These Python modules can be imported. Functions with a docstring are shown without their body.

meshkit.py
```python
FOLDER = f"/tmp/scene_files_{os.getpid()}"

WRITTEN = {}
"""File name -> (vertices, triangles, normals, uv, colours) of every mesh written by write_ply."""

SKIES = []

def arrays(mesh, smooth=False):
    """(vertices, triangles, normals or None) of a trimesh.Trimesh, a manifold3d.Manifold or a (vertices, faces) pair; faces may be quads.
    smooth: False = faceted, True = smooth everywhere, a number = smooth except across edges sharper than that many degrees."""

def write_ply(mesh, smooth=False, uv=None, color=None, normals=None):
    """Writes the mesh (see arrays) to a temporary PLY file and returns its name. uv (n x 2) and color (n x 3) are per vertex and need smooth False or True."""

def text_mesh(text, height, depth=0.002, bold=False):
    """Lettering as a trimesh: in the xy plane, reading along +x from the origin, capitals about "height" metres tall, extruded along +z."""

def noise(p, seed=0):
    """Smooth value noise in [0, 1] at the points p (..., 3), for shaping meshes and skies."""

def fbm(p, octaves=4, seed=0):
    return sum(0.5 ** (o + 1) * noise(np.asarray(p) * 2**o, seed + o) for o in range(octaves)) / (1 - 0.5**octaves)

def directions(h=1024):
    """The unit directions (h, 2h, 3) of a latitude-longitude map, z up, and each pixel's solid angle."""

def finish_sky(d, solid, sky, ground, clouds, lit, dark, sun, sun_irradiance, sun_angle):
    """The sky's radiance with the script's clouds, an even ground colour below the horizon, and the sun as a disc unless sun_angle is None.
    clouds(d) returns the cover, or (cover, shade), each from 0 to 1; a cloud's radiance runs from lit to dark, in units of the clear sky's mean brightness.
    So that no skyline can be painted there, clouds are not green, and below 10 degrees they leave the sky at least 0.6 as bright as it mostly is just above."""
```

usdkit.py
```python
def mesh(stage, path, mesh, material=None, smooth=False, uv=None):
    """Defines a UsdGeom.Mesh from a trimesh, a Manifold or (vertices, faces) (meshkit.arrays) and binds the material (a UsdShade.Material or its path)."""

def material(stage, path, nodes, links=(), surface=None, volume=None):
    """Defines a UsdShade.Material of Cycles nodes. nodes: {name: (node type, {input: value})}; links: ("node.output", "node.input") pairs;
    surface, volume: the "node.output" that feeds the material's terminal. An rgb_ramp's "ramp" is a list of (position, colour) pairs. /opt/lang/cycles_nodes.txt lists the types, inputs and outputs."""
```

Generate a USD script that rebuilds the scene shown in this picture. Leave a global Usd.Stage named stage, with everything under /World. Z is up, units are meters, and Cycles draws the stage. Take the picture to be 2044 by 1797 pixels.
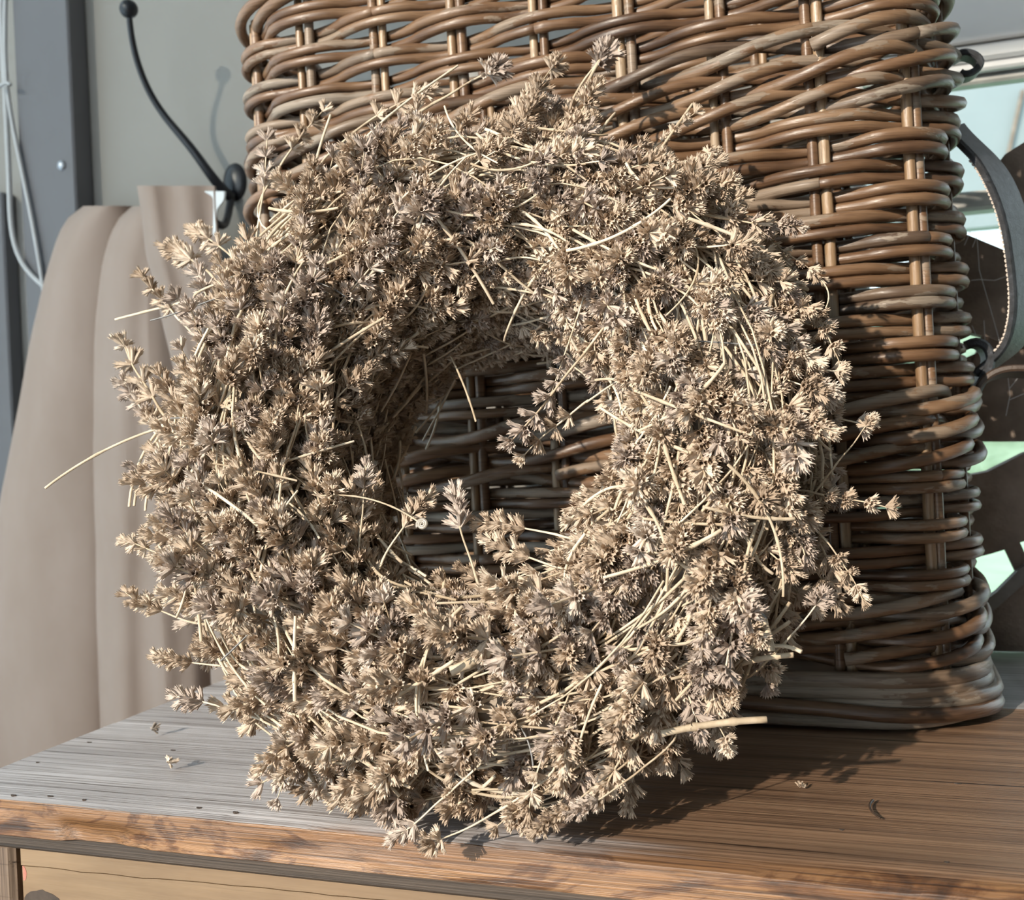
import math
import numpy as np, trimesh, usdkit, meshkit
from pxr import Usd, UsdGeom, UsdLux, UsdShade, Gf, Sdf

stage = Usd.Stage.CreateInMemory()
UsdGeom.SetStageUpAxis(stage, UsdGeom.Tokens.z)
UsdGeom.SetStageMetersPerUnit(stage, 1.0)
UsdGeom.Xform.Define(stage, '/World')
PI, TAU = math.pi, 2 * math.pi

# ------------------------------------------------------------------ camera, sky, sun, exposure
W, H, FPX = 2044, 1797, 2150.0
T = 0.80                                   # height of the sideboard top
CAM = np.array([0.0, 0.0, T + 0.245])
PSI, ROLL, PITCH = math.radians(18.8), 0.04, math.atan(30 / FPX)
_f0 = np.array([-math.sin(PSI), math.cos(PSI), 0.0]); _r0 = np.array([math.cos(PSI), math.sin(PSI), 0.0]); _z = np.array([0, 0, 1.0])
FWD = math.cos(PITCH) * _f0 - math.sin(PITCH) * _z
_up1 = math.cos(PITCH) * _z + math.sin(PITCH) * _f0
RIGHT = math.cos(ROLL) * _r0 - math.sin(ROLL) * _up1
UP = math.sin(ROLL) * _r0 + math.cos(ROLL) * _up1
cam = UsdGeom.Camera.Define(stage, '/World/camera')
cam.CreateHorizontalApertureAttr(36.0)
cam.CreateVerticalApertureAttr(36.0 * H / W)
cam.CreateFocalLengthAttr(36.0 * FPX / W)
cam.CreateClippingRangeAttr(Gf.Vec2f(0.02, 500.0))
cam.CreateFStopAttr(11.0)
cam.CreateFocusDistanceAttr(0.70)
cam.CreateExposureAttr(0.0)
_m = np.eye(4); _m[0, :3], _m[1, :3], _m[2, :3], _m[3, :3] = RIGHT, UP, -FWD, CAM
cam.AddTransformOp().Set(Gf.Matrix4d(_m.tolist()))

SKY = UsdLux.DomeLight.Define(stage, '/World/sky_light')
SKY.CreateColorAttr(Gf.Vec3f(0.80, 0.92, 1.0)); SKY.CreateIntensityAttr(1.02)
SUN_DIR = np.array([0.112, 0.286, -0.116]); SUN_DIR /= np.linalg.norm(SUN_DIR)
sun = UsdLux.DistantLight.Define(stage, '/World/sun_light')
sun.CreateColorAttr(Gf.Vec3f(1.0, 0.885, 0.735)); sun.CreateIntensityAttr(9500); sun.CreateAngleAttr(0.8)


def aim(d):
    z = -np.asarray(d); x = np.cross([0, 0, 1.0], z); x /= np.linalg.norm(x); y = np.cross(z, x)
    m = np.eye(4); m[0, :3], m[1, :3], m[2, :3] = x, y, z
    return Gf.Matrix4d(m.tolist())


sun.AddTransformOp().Set(aim(SUN_DIR))


def ray(px, py):
    d = (px - W / 2) / FPX * RIGHT - (py - H / 2) / FPX * UP + FWD
    return d


def at(px, py, axis, value):
    """The point in the room where the line of sight through a pixel of the photograph meets the plane axis = value."""
    d = ray(px, py)
    return CAM + d * ((value - CAM[axis]) / d[axis])


def on_plane(px, py, c, n):
    d = ray(px, py)
    return CAM + d * (np.dot(np.asarray(c) - CAM, n) / np.dot(d, n))


# ------------------------------------------------------------------ materials
def M(name, nodes, links, surface='p.BSDF'):
    return usdkit.material(stage, '/World/Looks/' + name, nodes, links, surface=surface)


def mottled(name, ramp, scale=(6, 6, 6), detail=5.0, rough=0.5, bump=0.0, bump_scale=None, rough_noise=0.4, rand=0.0, spec=0.5, coords='geometry.position', bdist=0.002, sheen=0.0, rand_hue=0.0, translucent=None, coat=0.0):
    nodes = {'g': ('geometry', {}), 't': ('texture_coordinate', {}), 'm': ('mapping', {'scale': scale}),
             'n': ('noise_texture', {'scale': 1.0, 'detail': detail, 'roughness': 0.6}),
             'r': ('rgb_ramp', {'ramp': ramp}),
             'p': ('principled_bsdf', {'roughness': rough, 'specular_ior_level': spec, 'sheen_weight': sheen, 'coat_weight': coat, 'coat_roughness': 0.25})}
    src = 'g.position' if coords == 'geometry.position' else 't.object'
    links = [(src, 'm.vector'), ('m.vector', 'n.vector')]
    col = 'r.color'
    if rand:
        nodes |= {'o': ('object_info', {}), 'mr': ('map_range', {'from_min': 0.0, 'from_max': 1.0, 'to_min': -rand, 'to_max': rand}),
                  'ad': ('math', {'math_type': 'add', 'use_clamp': True})}
        links += [('o.random', 'mr.value'), ('n.fac', 'ad.value1'), ('mr.result', 'ad.value2'), ('ad.value', 'r.fac')]
    else:
        links += [('n.fac', 'r.fac')]
    links += [(col, 'p.base_color')]
    if bump:
        nodes |= {'bm': ('mapping', {'scale': bump_scale or tuple(8 * s for s in scale)}), 'bn': ('noise_texture', {'scale': 1.0, 'detail': 6.0, 'roughness': 0.65}),
                  'b': ('bump', {'strength': bump, 'distance': bdist})}
        links += [(src, 'bm.vector'), ('bm.vector', 'bn.vector'), ('bn.fac', 'b.height'), ('b.normal', 'p.normal')]
    surface = 'p.BSDF'
    if translucent:
        nodes |= {'tl': ('translucent_bsdf', {}), 'mx': ('mix_closure', {'fac': translucent})}
        links += [(col, 'tl.color'), ('p.BSDF', 'mx.closure1'), ('tl.BSDF', 'mx.closure2')]
        surface = 'mx.closure'
    return M(name, nodes, links, surface)


def wood(name, base, dark, light, grain=(2.5, 60, 60), lines=(4.0, 640, 640), rough=0.42, line_strength=0.95, bump=0.6, spec=0.5, knots=0.0, edge=None, painted_reflection=None, coat=0.0):
    """Wood along x. edge: the colours of the board's edge grain, where the face does not look up; bleach: window reflection painted pale into one end of the boards."""
    nodes = {'g': ('geometry', {}), 'm1': ('mapping', {'scale': grain}), 'n1': ('noise_texture', {'scale': 1.0, 'detail': 5.0, 'roughness': 0.62, 'distortion': 0.3}),
             'm2': ('mapping', {'scale': lines}), 'n2': ('noise_texture', {'scale': 1.0, 'detail': 4.0, 'roughness': 0.7}),
             'm3': ('mapping', {'scale': (5, 16, 16)}), 'n3': ('noise_texture', {'scale': 1.0, 'detail': 4.0, 'roughness': 0.55}),
             'm4': ('mapping', {'scale': (2.6, 230, 230), 'location': (3, 1, 2)}), 'n4': ('noise_texture', {'scale': 1.0, 'detail': 3.0, 'roughness': 0.6}),
             'r1': ('rgb_ramp', {'ramp': [(0.28, dark), (0.5, base), (0.72, light)]}),
             'r2': ('rgb_ramp', {'ramp': [(0.33, (0.26, 0.23, 0.21)), (0.46, (0.70, 0.68, 0.66)), (0.54, (1.0, 1.0, 1.0)), (0.66, (1.14, 1.12, 1.10))]}),
             'r4': ('rgb_ramp', {'ramp': [(0.30, (0.12, 0.10, 0.09)), (0.36, (0.75, 0.73, 0.71)), (0.42, (1, 1, 1))]}),
             'r3': ('rgb_ramp', {'ramp': [(0.35, (0.74, 0.72, 0.70)), (0.6, (1.08, 1.07, 1.05))]}),
             'x1': ('mix', {'mix_type': 'multiply', 'fac': line_strength}), 'x2': ('mix', {'mix_type': 'multiply', 'fac': 0.8}), 'x4': ('mix', {'mix_type': 'multiply', 'fac': line_strength}),
             'rr': ('map_range', {'from_min': 0.3, 'from_max': 0.7, 'to_min': rough + 0.10, 'to_max': rough - 0.06}),
             'b': ('bump', {'strength': bump, 'distance': 0.0009}),
             'p': ('principled_bsdf', {'specular_ior_level': spec, 'coat_weight': coat, 'coat_roughness': 0.38})}
    links = [('g.position', 'm1.vector'), ('m1.vector', 'n1.vector'), ('g.position', 'm2.vector'), ('m2.vector', 'n2.vector'), ('g.position', 'm3.vector'), ('m3.vector', 'n3.vector'), ('g.position', 'm4.vector'), ('m4.vector', 'n4.vector'),
             ('n1.fac', 'r1.fac'), ('n2.fac', 'r2.fac'), ('n3.fac', 'r3.fac'), ('n4.fac', 'r4.fac')]
    col = 'r1.color'
    if painted_reflection:
        nodes |= {'bx': ('separate_xyz', {}), 'bw': ('math', {'math_type': 'multiply_add', 'value2': 0.30, 'value3': 0.0}), 'ba': ('math', {'math_type': 'add'}),
                  'br': ('map_range', {'range_type': 'smoothstep', 'from_min': painted_reflection[1], 'from_max': painted_reflection[2], 'to_min': 1.0, 'to_max': 0.0, 'clamp': True}), 'bm': ('mix', {'color2': painted_reflection[0]})}
        links += [('g.position', 'bx.vector'), ('n1.fac', 'bw.value1'), ('bx.x', 'ba.value1'), ('bw.value', 'ba.value2'), ('ba.value', 'br.value'), ('br.result', 'bm.fac'), (col, 'bm.color1')]
        col = 'bm.color'
    if edge:
        nodes |= {'re': ('rgb_ramp', {'ramp': [(0.30, edge[1]), (0.5, edge[0]), (0.72, edge[2])]}), 'sz': ('separate_xyz', {}), 'er': ('map_range', {'range_type': 'smoothstep', 'from_min': 0.90, 'from_max': 0.985, 'to_min': 1.0, 'to_max': 0.0, 'clamp': True}), 'em': ('mix', {}),
                  'mk': ('mapping', {'scale': (10, 5, 30), 'location': (0.35, 0.1, 0.2)}), 'nk': ('noise_texture', {'scale': 1.0, 'detail': 6.0, 'roughness': 0.65, 'distortion': 1.6}),
                  'rk': ('rgb_ramp', {'ramp': [(0.36, (0.20, 0.15, 0.12)), (0.45, (0.55, 0.46, 0.39)), (0.50, (1, 1, 1))]}), 'x3': ('mix', {'mix_type': 'multiply', 'fac': knots})}
        links += [('n1.fac', 're.fac'), ('g.true_normal', 'sz.vector'), ('sz.z', 'er.value'), ('g.position', 'mk.vector'), ('mk.vector', 'nk.vector'), ('nk.fac', 'rk.fac'), ('re.color', 'x3.color1'), ('rk.color', 'x3.color2'),
                  ('er.result', 'em.fac'), (col, 'em.color1'), ('x3.color', 'em.color2')]
        col = 'em.color'
    links += [(col, 'x1.color1'), ('r2.color', 'x1.color2'), ('x1.color', 'x4.color1'), ('r4.color', 'x4.color2'), ('x4.color', 'x2.color1'), ('r3.color', 'x2.color2'),
              ('n1.fac', 'rr.value'), ('rr.result', 'p.roughness'), ('n2.fac', 'b.height'), ('b.normal', 'p.normal'), ('x2.color', 'p.base_color')]
    return M(name, nodes, links)


MAT = {}


def rattan(name, ramp, peel, peel_at, along=(9, 9, 30), fibre=(22, 22, 520), rough=0.42, rand=0.13):
    nodes = {'g': ('geometry', {}), 'o': ('object_info', {}), 'm': ('mapping', {'scale': along}), 'n': ('noise_texture', {'scale': 1.0, 'detail': 4.0, 'roughness': 0.6}),
             'mr': ('map_range', {'from_min': 0.0, 'from_max': 1.0, 'to_min': -rand, 'to_max': rand}), 'ad': ('math', {'math_type': 'add', 'use_clamp': True}), 'r': ('rgb_ramp', {'ramp': ramp}),
             'm2': ('mapping', {'scale': tuple(1.9 * a for a in along), 'location': (4, 2, 1)}), 'n2': ('noise_texture', {'scale': 1.0, 'detail': 9.0, 'roughness': 0.58}),
             'a2': ('math', {'math_type': 'add'}), 'r2': ('rgb_ramp', {'ramp': [(peel_at, (0, 0, 0)), (peel_at + 0.025, (1, 1, 1))]}), 'x': ('mix', {'color2': peel}),
             'm3': ('mapping', {'scale': fibre}), 'n3': ('noise_texture', {'scale': 1.0, 'detail': 4.0, 'roughness': 0.7}), 'r3': ('rgb_ramp', {'ramp': [(0.34, (0.50, 0.47, 0.45)), (0.50, (0.95, 0.95, 0.95)), (0.7, (1.08, 1.07, 1.06))]}), 'x3': ('mix', {'mix_type': 'multiply', 'fac': 0.75}),
             'rr': ('map_range', {'from_min': 0.0, 'from_max': 1.0, 'to_min': rough - 0.06, 'to_max': rough + 0.16}),
             'b': ('bump', {'strength': 0.45, 'distance': 0.0012}), 'ad2': ('math', {'math_type': 'multiply_add', 'value2': 0.5}), 'p': ('principled_bsdf', {'coat_weight': 0.08, 'coat_roughness': 0.2})}
    links = [('g.position', 'm.vector'), ('m.vector', 'n.vector'), ('o.random', 'mr.value'), ('n.fac', 'ad.value1'), ('mr.result', 'ad.value2'), ('ad.value', 'r.fac'),
             ('g.position', 'm2.vector'), ('m2.vector', 'n2.vector'), ('n2.fac', 'a2.value1'), ('mr.result', 'a2.value2'), ('a2.value', 'r2.fac'), ('r2.color', 'x.fac'), ('r.color', 'x.color1'),
             ('g.position', 'm3.vector'), ('m3.vector', 'n3.vector'), ('n3.fac', 'r3.fac'), ('x.color', 'x3.color1'), ('r3.color', 'x3.color2'), ('x3.color', 'p.base_color'),
             ('r2.color', 'rr.value'), ('rr.result', 'p.roughness'), ('r2.color', 'ad2.value1'), ('n3.fac', 'ad2.value3'), ('ad2.value', 'b.height'), ('b.normal', 'p.normal')]
    return M(name, nodes, links)


MAT['rattan'] = rattan('rattan', [(0.26, (0.070, 0.038, 0.022)), (0.42, (0.135, 0.074, 0.040)), (0.56, (0.185, 0.108, 0.060)), (0.74, (0.24, 0.155, 0.095))], (0.235, 0.175, 0.125), 0.585)
MAT['rattan_grey'] = rattan('rattan_grey', [(0.30, (0.085, 0.055, 0.038)), (0.5, (0.165, 0.115, 0.078)), (0.7, (0.22, 0.17, 0.125))], (0.245, 0.20, 0.155), 0.50, rough=0.48)
MAT['rattan_light'] = rattan('rattan_light', [(0.3, (0.235, 0.145, 0.078)), (0.6, (0.335, 0.22, 0.125)), (0.75, (0.37, 0.275, 0.18))], (0.35, 0.26, 0.175), 0.62, along=(30, 30, 9), fibre=(520, 520, 22), rand=0.16)
MAT['flower'] = mottled('dried_flower', [(0.2, (0.39, 0.295, 0.215)), (0.5, (0.605, 0.490, 0.380)), (0.8, (0.72, 0.615, 0.505))], scale=(70, 70, 70), detail=3, rough=0.85, rand=0.22, spec=0.2, translucent=0.12)
MAT['flower_grey'] = mottled('dried_flower_grey', [(0.2, (0.36, 0.29, 0.245)), (0.5, (0.545, 0.455, 0.39)), (0.8, (0.67, 0.585, 0.505))], scale=(70, 70, 70), detail=3, rough=0.85, rand=0.22, spec=0.2, translucent=0.12)
MAT['stem'] = mottled('dried_stem', [(0.25, (0.40, 0.31, 0.21)), (0.55, (0.62, 0.52, 0.39)), (0.8, (0.74, 0.66, 0.54))], scale=(60, 60, 60), rough=0.7, rand=0.18, spec=0.3)
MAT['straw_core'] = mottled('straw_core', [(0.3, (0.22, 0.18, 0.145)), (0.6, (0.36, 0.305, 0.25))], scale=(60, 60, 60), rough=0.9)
MAT['wire'] = mottled('wire', [(0.3, (0.10, 0.10, 0.10)), (0.7, (0.22, 0.22, 0.22))], scale=(40, 40, 40), rough=0.4)
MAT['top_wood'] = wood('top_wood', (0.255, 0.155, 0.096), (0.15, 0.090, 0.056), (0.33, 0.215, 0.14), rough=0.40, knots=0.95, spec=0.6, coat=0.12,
                       edge=((0.27, 0.140, 0.060), (0.165, 0.083, 0.040), (0.34, 0.195, 0.095)), painted_reflection=((0.49, 0.475, 0.49), -0.14, 0.02))  # cool window reflection at the left end is painted into the colour
MAT['reflection_wood'] = wood('reflection_wood', (0.255, 0.155, 0.096), (0.15, 0.090, 0.056), (0.33, 0.215, 0.14), rough=0.34, spec=0.8, coat=0.3, painted_reflection=((0.42, 0.42, 0.44), 4.0, 5.0))  # back boards: the window's reflection painted in as a pale grey
MAT['drawer_wood'] = wood('drawer_wood', (0.255, 0.175, 0.102), (0.205, 0.135, 0.078), (0.30, 0.215, 0.132), grain=(3, 22, 22), lines=(5, 90, 90), rough=0.5, line_strength=0.16, bump=0.2)
MAT['shed'] = mottled('shed_paint', [(0.3, (0.17, 0.205, 0.22)), (0.7, (0.195, 0.23, 0.245))], scale=(1.5, 1.5, 1.5), rough=0.7)
MAT['dark_hollow'] = mottled('dark_hollow_fill', [(0.3, (0.035, 0.026, 0.02)), (0.7, (0.07, 0.05, 0.038))], scale=(90, 90, 90), rough=0.8)  # dark fill for the worm holes and the painted notch shadow
MAT['red_smear'] = mottled('red_paint', [(0.3, (0.36, 0.12, 0.09)), (0.7, (0.42, 0.2, 0.15))], scale=(200, 200, 200), rough=0.8)
MAT['dark_gap_wood'] = wood('dark_gap_wood', (0.060, 0.045, 0.034), (0.04, 0.03, 0.023), (0.09, 0.066, 0.05), rough=0.7)
MAT['post_wood'] = wood('post_wood', (0.25, 0.18, 0.13), (0.14, 0.10, 0.07), (0.36, 0.28, 0.2), grain=(60, 60, 3), lines=(160, 160, 4), rough=0.6)
MAT['old_timber'] = mottled('old_timber', [(0.3, (0.10, 0.075, 0.058)), (0.55, (0.19, 0.145, 0.115)), (0.75, (0.28, 0.22, 0.18))], scale=(16, 16, 16), rough=0.7, bump=0.8, bump_scale=(60, 60, 60), bdist=0.004)
MAT['old_timber_pale'] = mottled('old_timber_pale', [(0.3, (0.11, 0.10, 0.09)), (0.7, (0.25, 0.23, 0.21))], scale=(16, 16, 16), rough=0.7, bump=0.5, bump_scale=(60, 60, 60), bdist=0.003)
MAT['wall'] = mottled('wall_paint', [(0.3, (0.285, 0.268, 0.242)), (0.7, (0.305, 0.288, 0.262))], scale=(3, 3, 3), rough=0.8, bump=0.15, bump_scale=(120, 120, 120))
MAT['post_paint'] = mottled('post_paint', [(0.3, (0.136, 0.134, 0.142)), (0.7, (0.150, 0.148, 0.156))], scale=(4, 4, 3), rough=0.7, bump=0.15, bump_scale=(120, 120, 60))
MAT['ceiling'] = mottled('ceiling_paint', [(0.3, (0.5, 0.5, 0.49)), (0.7, (0.53, 0.53, 0.52))], scale=(3, 3, 3), rough=0.8)
MAT['brightened_board'] = mottled('brightened_board_paint', [(0.3, (0.74, 0.70, 0.67)), (0.7, (0.79, 0.75, 0.72))], scale=(3, 3, 3), rough=0.7)  # wall tone made lighter, brightness over the window put into the paint
MAT['floor'] = wood('floor_wood', (0.16, 0.11, 0.075), (0.10, 0.07, 0.05), (0.22, 0.15, 0.1), rough=0.5)
MAT['white_paint'] = mottled('white_paint', [(0.3, (0.66, 0.67, 0.67)), (0.7, (0.74, 0.75, 0.75))], scale=(14, 14, 14), rough=0.45, bump=0.2, bump_scale=(80, 80, 80))
MAT['dirty_paint'] = mottled('dirty_paint', [(0.3, (0.30, 0.30, 0.285)), (0.7, (0.44, 0.44, 0.42))], scale=(25, 25, 25), rough=0.6)
MAT['iron'] = mottled('black_iron', [(0.3, (0.010, 0.011, 0.014)), (0.7, (0.020, 0.021, 0.025))], scale=(20, 20, 20), rough=0.33, bump=0.1, bump_scale=(150, 150, 150))
MAT['screw'] = M('screw_metal', {'p': ('principled_bsdf', {'base_color': (0.42, 0.44, 0.47), 'metallic': 0.7, 'roughness': 0.35})}, [])
MAT['cable'] = mottled('cable_plastic', [(0.3, (0.42, 0.42, 0.42)), (0.7, (0.50, 0.50, 0.50))], scale=(10, 10, 10), rough=0.5)
MAT['linen'] = mottled('linen', [(0.3, (0.31, 0.23, 0.185)), (0.7, (0.35, 0.265, 0.22))], scale=(8, 8, 5), rough=0.95, bump=0.35, bump_scale=(700, 700, 700), spec=0.15, sheen=0.15, bdist=0.0008)
MAT['lining'] = mottled('white_lining', [(0.3, (0.80, 0.82, 0.82)), (0.7, (0.86, 0.88, 0.88))], scale=(10, 10, 10), rough=0.8)
MAT['leather'] = mottled('black_leather', [(0.35, (0.012, 0.013, 0.016)), (0.6, (0.035, 0.039, 0.047)), (0.8, (0.09, 0.10, 0.12))], scale=(160, 160, 160), detail=4, rough=0.36, bump=0.7, bump_scale=(700, 700, 700), spec=0.6)
MAT['brown_leather'] = mottled('brown_leather', [(0.3, (0.035, 0.022, 0.015)), (0.7, (0.075, 0.048, 0.033))], scale=(60, 60, 60), rough=0.45, bump=0.3, bump_scale=(500, 500, 500))
MAT['thread'] = mottled('pale_thread', [(0.3, (0.50, 0.42, 0.36)), (0.7, (0.65, 0.57, 0.50))], scale=(80, 80, 80), rough=0.7)
MAT['web'] = mottled('cobweb', [(0.3, (0.55, 0.55, 0.55)), (0.7, (0.7, 0.7, 0.7))], scale=(80, 80, 80), rough=0.4)
MAT['shell'] = mottled('snail_shell', [(0.3, (0.26, 0.23, 0.19)), (0.7, (0.42, 0.38, 0.33))], scale=(500, 500, 500), rough=0.3)
MAT['lawn'] = mottled('lawn', [(0.3, (0.24, 0.36, 0.23)), (0.7, (0.33, 0.46, 0.31))], scale=(1.5, 1.5, 1.5), rough=0.9)
MAT['hedge'] = mottled('hedge_leaves', [(0.3, (0.20, 0.30, 0.21)), (0.7, (0.34, 0.46, 0.35))], scale=(2, 2, 2), rough=0.8, bump=0.8, bump_scale=(9, 9, 9), bdist=0.2)
MAT['glass'] = M('window_glass', {'tr': ('transparent_bsdf', {'color': (0.96, 0.985, 0.98)}), 'gl': ('glossy_bsdf', {'roughness': 0.02, 'color': (1, 1, 1)}), 'mx': ('mix_closure', {'fac': 0.07})},
                 [('tr.BSDF', 'mx.closure1'), ('gl.BSDF', 'mx.closure2')], 'mx.closure')

MAT['net'] = M('net_curtain', {'tr': ('transparent_bsdf', {'color': (1, 1, 1)}), 'tl': ('translucent_bsdf', {'color': (0.74, 0.86, 1.0)}), 'df': ('diffuse_bsdf', {'color': (0.7, 0.72, 0.74)}), 'm1': ('mix_closure', {'fac': 0.45}), 'm2': ('mix_closure', {'fac': 0.76})},
               [('tl.BSDF', 'm1.closure1'), ('df.BSDF', 'm1.closure2'), ('tr.BSDF', 'm2.closure1'), ('m1.closure', 'm2.closure2')], 'm2.closure')  # added sheet out of view, lets only part of the sun through

# ------------------------------------------------------------------ building helpers
used = {}
LOC = {}


def numbered(path):
    k = used.get(path, -1) + 1
    used[path] = k
    return path if k == 0 else f'{path}_{k:03d}'


def tag(prim, label=None, cat=None, group=None, kind=None):
    for key, v in (('label', label), ('category', cat), ('group', group), ('kind', kind)):
        if v:
            prim.SetCustomDataByKey(key, v)
    return prim


def thing(name, label, cat, loc, group=None, kind=None):
    path = numbered('/World/' + name)
    x = UsdGeom.Xform.Define(stage, path)
    x.AddTranslateOp().Set(Gf.Vec3d(*map(float, loc)))
    LOC[path] = np.asarray(loc, float)
    tag(x.GetPrim(), label, cat, group, kind)
    return path


def part(parent, name, mesh, mat, smooth=False, label=None, kind=None):
    """One mesh under a thing (or a part); the mesh is given in room coordinates."""
    v, f = (np.asarray(mesh.vertices), np.asarray(mesh.faces)) if hasattr(mesh, 'vertices') else (np.asarray(mesh[0], float), np.asarray(mesh[1], int))
    path = numbered(parent + '/' + name)
    loc = LOC[parent]
    m = usdkit.mesh(stage, path, (v - loc, f), MAT[mat] if isinstance(mat, str) else mat, smooth=smooth)
    LOC[path] = loc
    tag(m.GetPrim(), label, None, None, kind)
    return path


def top(name, mesh, mat, label, cat=None, group=None, kind=None, smooth=False):
    v, f = (np.asarray(mesh.vertices), np.asarray(mesh.faces)) if hasattr(mesh, 'vertices') else mesh
    path = numbered('/World/' + name)
    m = usdkit.mesh(stage, path, (v, f), MAT[mat], smooth=smooth)
    LOC[path] = np.zeros(3)
    tag(m.GetPrim(), label, cat, group, kind)
    return path


def join(ms):
    vs, fs, n = [], [], 0
    for v, f in ms:
        v, f = np.asarray(v, float), np.asarray(f, int)
        if f.shape[1] == 4:
            f = np.vstack([f[:, [0, 1, 2]], f[:, [0, 2, 3]]])
        vs.append(v); fs.append(f + n); n += len(v)
    return np.vstack(vs), np.vstack(fs)


def tube(pts, rad, sides=8, flat=None, cap=True):
    """Swept tube along pts; rad scalar or per point; flat=(a, b) scales the section along a frame whose first axis stays near 'up'."""
    p = np.asarray(pts, float); n = len(p)
    t = np.gradient(p, axis=0); t /= np.linalg.norm(t, axis=1, keepdims=True) + 1e-12
    ref = np.array([0, 0, 1.0]) if abs(t[:, 2]).mean() < 0.8 else np.array([1.0, 0.1, 0])
    a = np.cross(t, ref); a /= np.linalg.norm(a, axis=1, keepdims=True) + 1e-12
    b = np.cross(a, t)
    ang = np.arange(sides) * TAU / sides
    r = np.broadcast_to(np.asarray(rad, float), (n,))[:, None, None]
    fa, fb = flat or (1, 1)
    v = p[:, None] + r * (fa * np.cos(ang)[None, :, None] * a[:, None] + fb * np.sin(ang)[None, :, None] * b[:, None])
    i, j = np.meshgrid(np.arange(n - 1), np.arange(sides), indexing='ij')
    q = np.stack([i * sides + j, i * sides + (j + 1) % sides, (i + 1) * sides + (j + 1) % sides, (i + 1) * sides + j], -1).reshape(-1, 4)
    f = np.vstack([q[:, [0, 1, 2]], q[:, [0, 2, 3]]])
    v = v.reshape(-1, 3)
    if cap:
        m = len(v); v = np.vstack([v, p[0], p[-1]])
        c = np.arange(sides)
        f = np.vstack([f, np.stack([np.full(sides, m), (c + 1) % sides, c], 1), np.stack([np.full(sides, m + 1), (n - 1) * sides + c, (n - 1) * sides + (c + 1) % sides], 1)])
    return v, f


def spline(pts, n):
    from scipy.interpolate import CubicSpline
    p = np.asarray(pts, float)
    s = np.r_[0, np.cumsum(np.linalg.norm(np.diff(p, axis=0), axis=1))]
    return CubicSpline(s, p)(np.linspace(0, s[-1], n))


def box(lo, hi, bevel=0.0):
    lo, hi = np.minimum(lo, hi), np.maximum(lo, hi)
    if bevel <= 0:
        m = trimesh.creation.box(extents=np.subtract(hi, lo)); m.apply_translation((np.asarray(lo) + hi) / 2)
        return m.vertices, m.faces
    b = min(bevel, 0.49 * min(np.subtract(hi, lo)))
    pts = []
    for c in np.ndindex(2, 2, 2):
        s = np.array([1 if k else -1 for k in c])
        corner = np.where(np.array(c) == 1, hi, lo)
        for ax in range(3):
            o = np.array([b, b, b]); o[ax] = 0
            pts.append(corner - s * o)
    m = trimesh.convex.convex_hull(np.array(pts))
    return m.vertices, m.faces


def grid(nu, nv):
    i, j = np.meshgrid(np.arange(nu - 1), np.arange(nv - 1), indexing='ij')
    q = np.stack([i * nv + j, (i + 1) * nv + j, (i + 1) * nv + j + 1, i * nv + j + 1], -1).reshape(-1, 4)
    return np.vstack([q[:, [0, 1, 2]], q[:, [0, 2, 3]]])


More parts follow.
